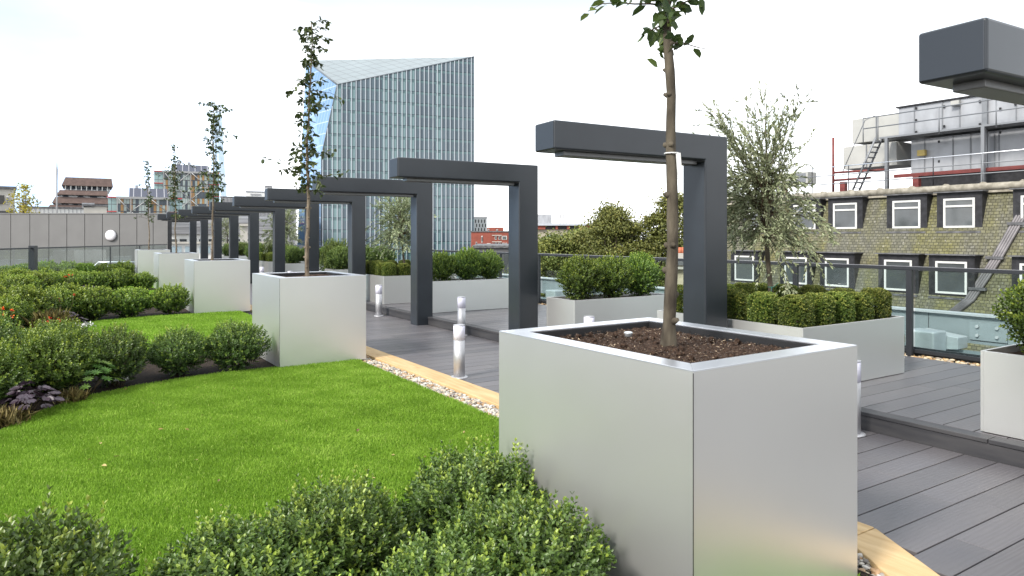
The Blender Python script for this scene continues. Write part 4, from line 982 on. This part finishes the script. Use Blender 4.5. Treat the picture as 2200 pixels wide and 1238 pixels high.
# walkway with rails and stair
wk = thing("roof_walkway", "steel walkway with railings in front of the rooftop machinery", "walkway", (29.2, 0, 0))
m = M(); m.box(-.1, .75, 5, 16.3, 5.78, 5.85); obj("floor_grating", m, GREYST, wk)
for zz in (6.3, 6.75):
    m = M(); m.tube([(-.1, 5, zz), (-.1, 17.0, zz)], .025, 6); obj("rail", m, GREYST, wk)
for yy in (17.0, 16.35, 13.9, 11.9, 9.9, 7.9):
    m = M(); m.tube([(-.1, yy, 5.7), (-.1, yy, 6.76)], .025, 6); obj("post", m, GREYST, wk)
for yy in (16.0, 12.35, 9.5):
    m = M(); m.box(-.12, .0, yy-.06, yy+.06, 3.62, 5.779); obj("leg", m, GREYST, wk)
sta = thing("roof_stair", "steep steel stair leading up to the rooftop walkway", "stair", (29.1, 0, 0))
for dx in (-.25, .25):
    m = M(); m.tube([(dx, 17.35, 3.6), (dx, 16.3, 5.82)], .045, 6); obj("stringer", m, GREYST, sta)
for i in range(10):
    f = (i+.7)/10.5; m = M(); m.box(-.24, .24, 17.35-1.05*f-.09, 17.35-1.05*f+.09, 3.6+2.22*f, 3.6+2.22*f+.03); obj("tread", m, GREYST, sta)
m = M(); m.tube([(-.3, 17.75, 4.5), (-.3, 16.75, 6.6), (-.3,16.3,6.75)], .02, 6); obj("handrail", m, GREYST, sta)
lrr = thing("roof_edge_railing", "thin grey guard railing along the edge of the slate roof", "railing", (28.75, 0, 0))
for zz in (4.0, 4.38, 4.75):
    m = M(); m.tube([(0, 4, zz), (0, 24, zz-.02)], .022, 6); obj("rail", m, RIM if zz > 4.7 else GREYST, lrr)
for yy in np.arange(5.2, 24, 1.75):
    m = M(); m.tube([(0, yy, 3.6), (0, yy, 4.76)], .022, 6); obj("post", m, BLACKFR if int(yy) % 2 else GREYST, lrr)
rs = thing("red_steel_frame", "red painted steel support frame under the rooftop machinery", "steel frame", (29.5, 0, 0))
m = M(); m.box(0, .12, 5, 15.9, 4.12, 4.26); obj("beam", m, REDST, rs)
m = M(); m.tube([(0, 18.64, 3.6), (0, 18.64, 6.15)], .055, 8); obj("post", m, REDST, rs)
for yy in (18.2, 15.0, 9.6):
    m = M(); m.box(-.02, .2, yy-.12, yy+.12, 3.6, 4.119); obj("stub", m, REDST, rs)
m = M(); m.tube([(0,18.6,4.55),(0,16.2,4.5)], .05, 8); m.tube([(0,18.6,4.2),(0,16.9,4.2)], .05, 8); obj("pipework", m, REDST, rs)
m = M(); m.box(-.2,0,21.0,21.9,4.05,4.15); m.box(-.2,0,21.0,21.1,3.6,4.05); m.box(-.2,0,21.8,21.9,3.6,4.05); obj("trestle", m, REDST, rs)
cu = thing("condenser_unit", "small cream condenser box on the roof left of the red post", "condenser", (29.6, 0, 0))
m = M(); m.box(0, .7, 20.0, 21.9, 4.16, 4.72); obj("casing", m, CREAM, cu, bevel=.02)
m = M(); m.box(-.01, -.001, 20.1, 20.9, 4.22, 4.66); obj("grille", m, GREYST, cu)

# ------------------------------------------------------------------ far buildings (each faces the terrace)
def facade_glass():
    m_ = bpy.data.materials.new("tower_glass"); m_.use_nodes = True; nt = m_.node_tree; b = nt.nodes["Principled BSDF"]
    tc = nt.nodes.new("ShaderNodeTexCoord"); sp = nt.nodes.new("ShaderNodeSeparateXYZ"); nt.links.new(tc.outputs["Object"], sp.inputs[0])
    u = node_math(nt,'DIVIDE', sp.outputs[0], 1.42); v = node_math(nt,'DIVIDE', sp.outputs[2], 3.65)
    fu = node_math(nt,'FLOOR', u); fv = node_math(nt,'FLOOR', v); ru = node_math(nt,'FRACT', u); rv = node_math(nt,'FRACT', v)
    cb = nt.nodes.new("ShaderNodeCombineXYZ"); nt.links.new(fu, cb.inputs[0]); nt.links.new(fv, cb.inputs[1])
    wn_ = nt.nodes.new("ShaderNodeTexWhiteNoise"); wn_.noise_dimensions = '2D'; nt.links.new(cb.outputs[0], wn_.inputs["Vector"])
    cc = nt.nodes.new("ShaderNodeTexWhiteNoise"); cc.noise_dimensions = '1D'; nt.links.new(fu, cc.inputs["W"])
    base = node_mix(nt, wn_.outputs["Value"], (.055,.085,.110), (.105,.150,.180))
    green = node_mix(nt, node_math(nt,'GREATER_THAN', cc.outputs["Value"], .74), base, (.17,.27,.28))
    span = node_mix(nt, node_math(nt,'GREATER_THAN', rv, .80), green, (.09,.16,.17))
    line = node_mix(nt, node_math(nt,'LESS_THAN', rv, .05), span, (.02,.035,.05))
    half = node_math(nt,'LESS_THAN', node_math(nt,'ABSOLUTE', node_math(nt,'SUBTRACT', ru, .5)), .04)
    c = node_mix(nt, node_math(nt,'MULTIPLY', half, .5), line, (.03,.05,.07))
    nt.links.new(c, b.inputs["Base Color"]); b.inputs["Roughness"].default_value = .08; b.inputs["Specular IOR Level"].default_value = .5; return m_
def grid_mat(name, base, line, ax, sx_, sy_, w=.06, rough=.1, skew=0, metal=.0):
    m_ = bpy.data.materials.new(name); m_.use_nodes = True; nt = m_.node_tree; b = nt.nodes["Principled BSDF"]
    tc = nt.nodes.new("ShaderNodeTexCoord"); sp = nt.nodes.new("ShaderNodeSeparateXYZ"); nt.links.new(tc.outputs["Object"], sp.inputs[0])
    a, c = sp.outputs[ax[0]], sp.outputs[ax[1]]
    if skew: a = node_math(nt,'ADD', a, node_math(nt,'MULTIPLY', c, skew))
    g1 = node_math(nt,'LESS_THAN', node_math(nt,'FRACT', node_math(nt,'DIVIDE', a, sx_)), w); g2 = node_math(nt,'LESS_THAN', node_math(nt,'FRACT', node_math(nt,'DIVIDE', c, sy_)), w)
    n = nt.nodes.new("ShaderNodeTexNoise"); n.inputs["Scale"].default_value = .12; nt.links.new(tc.outputs["Object"], n.inputs["Vector"])
    bs = node_mix(nt, n.outputs["Fac"], tuple(x*.85 for x in base), tuple(min(1,x*1.15) for x in base))
    nt.links.new(node_mix(nt, node_math(nt,'MAXIMUM', g1, g2), bs, line), b.inputs["Base Color"]); b.inputs["Roughness"].default_value = rough; b.inputs["Metallic"].default_value = metal; b.inputs["Specular IOR Level"].default_value = .6; return m_
TD = 210
tw = camthing("glass_tower", "tall faceted glass office tower with sloping white glass top", "office tower", xw(690.6,TD), TD, 0, .3595)
A=(4.6,0,47.9); B=(48.2,0,60.3); C=(-2.7,25.6,60.6); Ep=(0,0,26.3); Eb=(0,0,-22); Bb=(48.2,0,-22); Fb=(-5.8,34.2,-22); Gb=(50,30,-22); Gt=(50,30,60.2)
m = M(); m.poly([Eb,Bb,B,A,Ep]); obj("front_facade", m, facade_glass(), tw)
m = M(); m.poly([C,Ep,A]); m.poly([C,Fb,Eb,Ep]); obj("side_facade", m, grid_mat("tower_side", (.14,.25,.42), (.34,.42,.52), (1,2), 1.8, 3.65, .08, .12), tw)
m = M(); m.poly([A,B,C]); m.poly([C,B,Gt]); obj("sloping_roof", m, grid_mat("tower_top", (.20,.235,.25), (.11,.12,.125), (0,1), 2.9, 3.4, .07, .4, .5), tw)
m = M(); m.poly([Bb,Gb,Gt,B]); m.poly([Gb,Fb,C,Gt]); obj("rear_facade", m, grid_mat("tower_rear", (.12,.2,.26), (.3,.33,.35), (1,2), 1.4, 3.65), tw)
m = M(); x = .35
FIN = mat("fin_white", (.45,.49,.53), .35, .2)
while x < 48.1:
    zt = 26.3 + 21.6*x/4.6 if x < 4.6 else 47.9 + 12.4*(x-4.6)/43.6
    m.box(x-.11, x+.11, -.28, -.005, -22, zt-.1); x += 1.42
obj("fins", m, FIN, tw)
m = M(); m.tube([A, B], .22, 4); m.tube([C, A], .3, 4); m.tube([A, Ep, (0,0,-22)], .15, 4); obj("edge_trim", m, mat("trim_dark", (.10,.12,.14), .4), tw)

# brown brick museum extension, stepped, D 420
D=420.; k_=D/F*math.cos(math.atan((185-1100)/F))
br = camthing("stepped_brick_building", "brown brick building with sloping stepped floors on the left skyline", "building", xw(185,D), D, 0, -math.atan((185-1100)/F))
BRN = mat("brown_brick", (.135,.092,.080), .85, 0, var=.15, vscale=.6, bump=0)
BWIN = mat("far_window", (.06,.07,.085), .15, 0, .8, col2=(.55,.55,.55), vscale=.35, ramp=(.5,.62))
def bx_(px0, px1, off=185): return (px0-off)*k_, (px1-off)*k_
def zz_(py): return z_of(py, D)
def band(px0b, px1b, pyb, px0t, px1t, pyt, mm, nm, y0=0, y1=40):
    a,b = bx_(px0b,px1b); c,d = bx_(px0t,px1t); m = M(); m.frustum((a,b,y0,y1), zz_(pyb), (c,d,y0+1,y1), zz_(pyt)); obj(nm, m, mm, br)
band(133,244,399.6,141,241,382,BRN,"roof_band"); band(139,238,409.4,139,238,399.7,BWIN,"window",2,39); band(123,233,419.5,129,231,409.5,BRN,"wall_band")
band(127,232,424.3,127,232,419.6,BWIN,"window",1.5,39); band(113,236,437.5,120,233,424.4,BRN,"wall_band"); band(118,235,441,118,235,437.6,BWIN,"window",1.5,39)
band(104,238,449,109,236,441.1,BRN,"wall_band"); band(100,240,460,100,240,449.1,BWIN,"window",1,39); band(98,242,600,98,242,460.1,BRN,"wall_band")
for i in range(9):
    a = (141+i*11.3-185)*k_; m = M(); m.box(a-.25, a+.25, .9, 1.9, zz_(409.3), zz_(399.8)); obj("pier", m, mat("pier_white", (.6,.6,.58), .6) if "pier_white" not in bpy.data.materials else bpy.data.materials["pier_white"], br)

# diagrid apartment blocks
def bay_mat():
    m_ = bpy.data.materials.new("timber_glass_bays"); m_.use_nodes = True; nt = m_.node_tree; b = nt.nodes["Principled BSDF"]
    tc = nt.nodes.new("ShaderNodeTexCoord"); sp = nt.nodes.new("ShaderNodeSeparateXYZ"); nt.links.new(tc.outputs["Object"], sp.inputs[0])
    u = node_math(nt,'DIVIDE', sp.outputs[0], 1.15); v = node_math(nt,'DIVIDE', sp.outputs[2], 3.1)
    fu = node_math(nt,'FLOOR', u); fv = node_math(nt,'FLOOR', v); rv = node_math(nt,'FRACT', v); ru = node_math(nt,'FRACT', u)
    cb = nt.nodes.new("ShaderNodeCombineXYZ"); nt.links.new(fu, cb.inputs[0]); nt.links.new(node_math(nt,'FLOOR', node_math(nt,'DIVIDE', fv, 1.0)), cb.inputs[1])
    wn_ = nt.nodes.new("ShaderNodeTexWhiteNoise"); wn_.noise_dimensions='1D'; nt.links.new(fu, wn_.inputs["W"])
    w2 = nt.nodes.new("ShaderNodeTexWhiteNoise"); w2.noise_dimensions='2D'; nt.links.new(cb.outputs[0], w2.inputs["Vector"])
    c = node_mix(nt, node_math(nt,'GREATER_THAN', wn_.outputs["Value"], .48), (.36,.20,.07), (.34,.40,.38))
    c = node_mix(nt, node_math(nt,'GREATER_THAN', w2.outputs["Value"], .72), c, (.06,.08,.10))
    c = node_mix(nt, node_math(nt,'LESS_THAN', rv, .14), c, (.05,.05,.06)); c = node_mix(nt, node_math(nt,'LESS_THAN', ru, .14), c, (.10,.10,.10))
    nt.links.new(c, b.inputs["Base Color"]); b.inputs["Roughness"].default_value = .35; return m_
BAY = bay_mat(); BRACE = mat("brace_grey", (.30,.30,.30), .45, .2); PV = grid_mat("roof_panels", (.035,.04,.065), (.30,.30,.32), (0,2), 3.0, 40, .10, .25)
TEAL = grid_mat("winter_garden", (.22,.34,.34), (.10,.14,.15), (0,2), 2.4, 3.1, .12, .12); REDL = mat("red_edge", (.45,.05,.05), .5)
def diagrid(name, label, D, x0, x1, xw0, xw1, ytop, pvx0, pvx1, ypv, ybase, bays, brow):
    th = math.atan(((x0+x1)/2-1100)/F); kk = D/F*math.cos(th); t = camthing(name, label, "apartment block", xw(x0,D), D, 0, -th); X = lambda p: (p-x0)*kk; Z = lambda p: z_of(p, D)
    m = M(); m.box(0, X(x1), 0, 22, -22, Z(ytop)); obj("facade", m, BAY, t)
    m = M(); m.prism([(0,Z(ytop)+.3),(7,Z(ypv)),(15,Z(ypv)),(20,Z(ytop)+.3)], 'x', X(pvx0), X(pvx1)); obj("roof_slope", m, PV, t)
    m = M(); m.box(-.4, X(x1)+.4, -1.0, -.3, Z(ytop)-.5, Z(ytop)+.45); obj("ring_beam", m, BRACE, t)
    for a, b in ((xw0, x0), (x1, xw1)):
        if abs(a-b) < 3: continue
        m = M(); m.box(X(a)+.01, X(b)-.01, 2, 18, -22, Z(ytop)); obj("winter_garden", m, TEAL, t)
        z = Z(ytop)+.2; ii = 0
        while z > -6:
            m = M(); m.box(X(a)-.5, X(b)-.02, 1.2, 1.9, z-.22, z+.22); obj("red_balcony_edge", m, REDL, t); z -= 6.2; ii += 1
    zt = Z(ytop); hh = brow*kk
    for i in range(len(bays)-1):
        z = zt; s = i % 2; a, b = X(bays[i]), X(bays[i+1])
        m = M(); m.box(a-.2, a+.2, -1.2, -.5, -22, zt); obj("mast", m, BRACE, t)
        while z > -6:
            m = M(); m.tube([(a if s==0 else b, -.9, z), (b if s==0 else a, -.9, z-hh)], .24, 6); obj("brace", m, BRACE, t); z -= hh; s = 1-s
    m = M(); m.box(X(bays[-1])-.3, X(bays[-1])+.3, -1.2, -.5, -22, zt); obj("mast", m, BRACE, t)
    for i in range(2):
        m = M(); a = X(pvx0 + (pvx1-pvx0)*(.15+.28*i)); m.box(a, a+7*kk, 9, 14, Z(ypv)+.05, Z(ypv)+8*kk); obj("roof_unit", m, GALV, t)
    return t
diagrid("diagrid_block", "lower apartment block with diagonal white braces and timber bays, left skyline", 300., 252, 366, 232, 395, 424.5, 277, 362, 401, 456, [252, 281, 322, 361], 34)
diagrid("diagrid_block", "taller apartment block with diagonal white braces behind the slender trees", 360., 350, 450, 331, 474, 368.5, 368, 450, 350, 456, [352, 375, 410, 446], 33)
diagrid("diagrid_block", "braced block glimpsed low between the distant arch posts", 240., 560, 600, 553, 628, 480, 562, 600, 472, 540, [562, 600], 40)
# thin glass spire
D=1300.; sh = camthing("glass_spire", "very distant pale blue glass spire behind the third slender tree", "skyscraper", xw(462,D), D)
m = M(); k_=D/F
m.prism([(-22*k_,z_of(560,D)),(22*k_,z_of(560,D)),(2*k_,z_of(243,D)),(.5*k_,z_of(236,D)),(-1.5*k_,z_of(246,D))], 'y', 0, 25); obj("shaft", m, grid_mat("spire_glass", (.45,.62,.80), (.62,.72,.82), (0,2), 9, 11, .1, .15), sh)
m = M(); m.box(.5, 2.2, -1, -.1, z_of(560,D), z_of(250,D)); obj("edge_fin", m, mat("spire_edge", (.30,.36,.45), .4), sh)

def face(px0, px1): return math.atan(((px0+px1)/2-1100)/F)
def block(name, label, cat, px0, px1, pytop, D, depth, mm, zbot=-22, roofm=None):
    th = face(px0, px1); kk = D/F*math.cos(th)
    t = camthing(name, label, cat, xw(px0,D), D, 0, -th); m = M(); w = (px1-px0)*kk
    m.box(0, w, 0, depth, zbot, z_of(pytop,D)); obj("wall", m, mm, t); m = M(); m.box(-.15, w+.15, -.15, depth+.1, z_of(pytop,D)+.001, z_of(pytop,D)+.25); obj("roof", m, roofm or LEAD, t)
    return t, kk, (lambda p: (p-px0)*kk), (lambda p: z_of(p,D))
def win(t, X, Z, a, b, y0, y1, mm=None, frame=True, nm="window"):
    if frame:
        m = M(); m.box(X(a), X(b), -.12, -.001, Z(y1), Z(y0)); f = obj(nm, m, WHITE, t)
    else: f = t
    i = (b-a)*.12 if frame else 0; j = (y1-y0)*.12 if frame else 0
    m = M(); m.box(X(a+i), X(b-i), -.16, -.121, Z(y1-j), Z(y0+j)); obj("pane" if frame else nm, m, mm or WGL, f)
BEI = mat("beige_wall", (.42,.40,.36), .8, var=.1, vscale=.5); WHT = mat("white_wall", (.66,.66,.64), .7, var=.05, vscale=.4)
RBR = mat("red_brick", (.22,.058,.038), .85, 0, var=.14, vscale=1.2); CON = mat("concrete_grey", (.33,.33,.34), .8, var=.1, vscale=.5)
t,k_,X,Z = block("office_block", "beige block with dark curved windows cut by the left edge", "building", -60, 33, 404, 62, 12, BEI)
win(t, X, Z, -58, 10, 418, 437, mat("dark_glass", (.03,.028,.025), .2), False); win(t, X, Z, 14, 20, 420, 437, frame=True); win(t, X, Z, -50, 30, 452, 470, mat("dark_glass2", (.05,.05,.05), .2), False)
t,k_,X,Z = block("long_white_roof_building", "long low white louvred roof building above the panel wall", "building", 40, 232, 447, 95, 10, WHT)
for i in range(20): 
    m = M(); a = X(48+i*9); m.box(a, a+.12, -.1, -.001, Z(470), Z(448)); obj("louvre_rib", m, CON, t)
t2,k_,X,Z = block("plant_room", "small stone-coloured rooftop room right of the white roof", "building", 180, 230, 443, 90, 5, BEI)
m = M(); m.box(X(176), X(203), 0, 3, Z(446), Z(436)); obj("roof_unit", m, GALV, t2)
mastt = camthing("radio_mast", "thin tall mast standing on the left skyline", "mast", xw(122,88), 88); m = M(); m.tube([(0,0,-2),(0,0,z_of(390,88)),(0,0,z_of(366,88)),(0,0,z_of(346,88))], [.10,.09,.12,.02], 8); obj("pole", m, CON, mastt)
t,k_,X,Z = block("pleated_metal_building", "grey pleated metal building above the arch beams", "building", 474, 640, 424, 190, 20, CON)
for i in range(20):
    m = M(); a = X(476+i*8); m.box(a, a+.35, -.3, -.001, Z(560), Z(425)); obj("pleat", m, mat("pleat_grey", (.23,.23,.24), .6) if "pleat_grey" not in bpy.data.materials else bpy.data.materials["pleat_grey"], t)
t,k_,X,Z = block("white_plant_room", "flat white rooftop block behind the arch beams", "building", 529, 600, 412.5, 215, 20, WHT); m = M(); m.box(X(538), X(560), -.2, -.01, Z(419), Z(416)); obj("vent_slot", m, CON, t)
t,k_,X,Z = block("slim_rooftop_block", "slim grey rooftop block standing left of the glass tower", "building", 570, 584, 401, 260, 15, CON); win(t, X, Z, 572, 582, 404, 409)
# long vaulted roof with white clerestory seen through the far arches
vr = camthing("vaulted_roof_building", "long building with dark curved roof and white windows beyond the far arches", "building", xw(362,95), 95, 0, -math.atan((480-1100)/F))
kk = 95/F*math.cos(math.atan((480-1100)/F)); W_ = (610-362)*kk; RFM = mat("ribbed_roof", (.10,.10,.105), .6, 0, var=.5, vscale=.9, stretch=(.15,.15,6))
arc = [(0, z_of(503,95)), (1.2, z_of(485,95)), (4, z_of(468,95)), (9, z_of(458,95)), (16, z_of(456,95)), (24, z_of(463,95)), (24, z_of(503,95))]
m = M(); m.prism(arc, 'x', 0, W_); obj("roof", m, RFM, vr)
m = M(); m.box(.0, W_, .6, 22, -22, z_of(503.2,95)); obj("wall", m, WHT, vr)
for i in range(12):
    m = M(); a = (i+.12)*W_/12; m.box(a, a+W_/12*.72, .45, .599, z_of(519,95), z_of(514,95)); obj("window", m, WGL, vr)
m = M(); m.box(0, W_, .2, .599, z_of(524,95), z_of(520,95)); obj("stone_course", m, BEI, vr)
for i in range(8):
    m = M(); a = (i+.12)*W_/8; m.box(a, a+W_/8*.75, .45, .599, z_of(545,95), z_of(530,95)); obj("window", m, mat("pale_glass",(.30,.38,.42),.15) if "pale_glass" not in bpy.data.materials else bpy.data.materials["pale_glass"], vr)
t,k_,X,Z = block("stone_gatehouse", "narrow stone turret glimpsed between the far arch posts", "building", 516, 532, 484, 80, 6, BEI); m = M(); m.box(X(514), X(534), -.3, 6.1, Z(486), Z(481)); obj("cornice", m, BEI, t)
# right of the tower
t,k_,X,Z = block("white_panel_block", "white block with dark slot windows right of the glass tower", "building", 1015, 1046, 468, 260, 20, WHT)
for r_ in range(3):
    for c_ in range(4): win(t, X, Z, 1021+c_*6.4+(r_%2)*2, 1023+c_*6.4+(r_%2)*2, 472+r_*9, 479+r_*9, BLACKFR, False)
t,k_,X,Z = block("red_brick_building", "red brick building with white windows between tower and second arch", "building", 1012, 1120, 499, 150, 20, RBR)
m = M(); m.box(X(1046), X(1082), 2, 12, Z(499), Z(488.5)); obj("upper_storey", m, RBR, t)
for a,b,c,d in ((1048,1051,492,498),(1066,1070,493,498),(1034,1037,507,521),(1063,1067,508,515),(1071,1075,508,515),(1078,1089,507,515),(1046,1054,523,530),(1064,1067,521,528),(1079,1084,522,530),(1071,1075,521,528),(1086,1089,522,530),(1022,1025,520,526)): win(t, X, Z, a, b, c, d)
for yy in (505, 519): m = M(); m.box(X(1057), X(1078), -.3, -.17, Z(yy+1.6), Z(yy)); obj("stone_band", m, BEI, t)
t,k_,X,Z = block("flat_dark_roof_building", "low dark flat roof building in front of the red brick one", "building", 1018, 1130, 533, 70, 18, mat("dark_roof", (.07,.07,.075), .7))
t,k_,X,Z = block("brick_band_building", "orange brick and grey-roofed building behind the plane trees", "building", 1140, 1330, 488, 140, 25, mat("stone_cream", (.32,.29,.22), .8))
m = M(); m.box(X(1141), X(1329), 1, 20, Z(487.9), Z(484)); m.box(X(1141), X(1166), .5, 20, Z(493), Z(484)); obj("brick_storey", m, RBR, t)
for a,b in ((1150,1172),(1194,1199),(1218,1224),(1243,1275)): m = M(); m.box(X(a), X(b), -.6, -.01, Z(493), Z(484.2)); obj("brick_pier", m, RBR, t)
m = M(); m.box(X(1141), X(1329), -.3, -.01, Z(492.5), Z(485)); obj("window_band", m, BLACKFR, t)
m = M(); m.prism([(-1, Z(485)),(2, Z(479.5)),(14,Z(479.5)),(14,Z(485))], 'x', X(1141), X(1300)); obj("metal_roof", m, GALV, t)
m = M(); m.box(X(1150), X(1182), 4, 10, Z(480), Z(459.5)); obj("roof_unit", m, GALV, t)
for pxx in (1203, 1211): m = M(); m.tube([(X(pxx),3,Z(482)),(X(pxx),3,Z(459))], .07, 5); m.box(X(pxx)-.15,X(pxx)+.15,2.9,3.1,Z(470),Z(460)); obj("antenna", m, CON, t)
m = M(); m.box(X(1175), X(1215), -.2, -.01, Z(512), Z(506)); obj("green_window_band", m, mat("green_glass", (.12,.25,.2), .2), t)
t,k_,X,Z = block("cream_stone_gable", "cream stone gable end with red chimney pots beside the near arch post", "building", 1436, 1530, 570, 42, 5, mat("cream_stone", (.46,.41,.29), .85, var=.2, vscale=2))
m = M(); m.box(X(1442), X(1480), .5, 3, Z(570), Z(545)); obj("chimney_stack", m, BEI, t)
for pxx in (1461, 1467): m = M(); m.lathe([(.14,Z(545)),(.11,Z(532))], (X(pxx), 1.2), 10); obj("chimney_pot", m, mat("terracotta", (.4,.12,.06), .8) if "terracotta" not in bpy.data.materials else bpy.data.materials["terracotta"], t)
m = M(); m.box(X(1436)-.2, X(1530), -.3, -.01, Z(578), Z(573)); obj("ledge", m, BEI, t)

# ------------------------------------------------------------------ big plane trees and the small yellow tree
def big_tree(X, D, top, R, Hc, n, leaf, label, mm=PLANE, group="plane trees beyond the railing", nm="plane_tree", seed=0, base=-22):
    t = camthing(nm, label, "tree", X, D, base, 0, group); H = top-base
    m = M(); m.tube([(0,0,0),(.2,0,H*.3),(-.1,.2,H*.6),(.1,0,H*.85)], [R*.07,R*.055,R*.035,R*.01], 9)
    cl = []
    for i in range(64):
        a = rng.random()*6.28; zf = rng.random()**.8; z = top - Hc + Hc*zf*.93; r = R*math.sqrt(max(.05, 1-(2*zf-.85)**2*.75))*rng.uniform(.35,1)
        c = np.array([r*math.cos(a), r*math.sin(a), z-base]); cl.append((c, R*rng.uniform(.11,.27)))
        m.tube([(0,0,H-Hc*.8+ (c[2]-(H-Hc*.8))*.3), c*.6+np.array([0,0,c[2]*.35]), c], [R*.018,R*.012,R*.004], 5)
    cl.append((np.array([0,0,H-R*.3]), R*.3))
    obj("trunk", m, BARK2, t); P=[]; T=[]
    for c, r in cl:
        k = n//len(cl); d = rand_dirs(k); rr = r*rng.random(k)**.4; p = c + d*rr[:,None]*[1.25,1.25,.7]*(1+.35*rng.normal(size=(k,1))); P.append(p); T.append(.40 + rng.normal(0,.17,k) + rng.normal(0,.07))
    k = n//4; d = rand_dirs(k); zf = d[:,2]; P.append(d*[R*.8,R*.8,Hc*.42]*(rng.random((k,1))**.4) + [0,0,H-Hc*.5]); T.append(.3+rng.normal(0,.15,k))
    P = np.concatenate(P); T = np.concatenate(T); N = len(P)
    link("crown", leaf_mesh("crown", P, rand_dirs(N)+[0,0,-.2], rand_dirs(N)+[0,0,.5], leaf*rng.uniform(.6,1.3,N), leaf*.7, T), mm, t); return t
big_tree(9.0, 62, 5.0, 4.6, 14, 42000, .21, "rounded plane tree in the gap between second arch and near trunk")
big_tree(14.2, 60, 5.8, 4.6, 14, 42000, .21, "tallest plane tree, behind the near bare trunk")
big_tree(4.4, 66, 2.1, 4.8, 11, 30000, .22, "low wide plane tree just right of the second arch post")
big_tree(8.0, 78, 3.0, 5.4, 12, 26000, .25, "smaller plane tree set further back in the gap")
big_tree(6.0, 48, -2.4, 5.0, 9, 30000, .19, "low tree crown seen through the glass railing panels")
big_tree(xw(50,52), 52, z_of(392,52), 1.15, 3.2, 700, .16, "small sparse yellow-leaved tree above the left panel wall", YELL, "yellow tree", "yellow_tree")
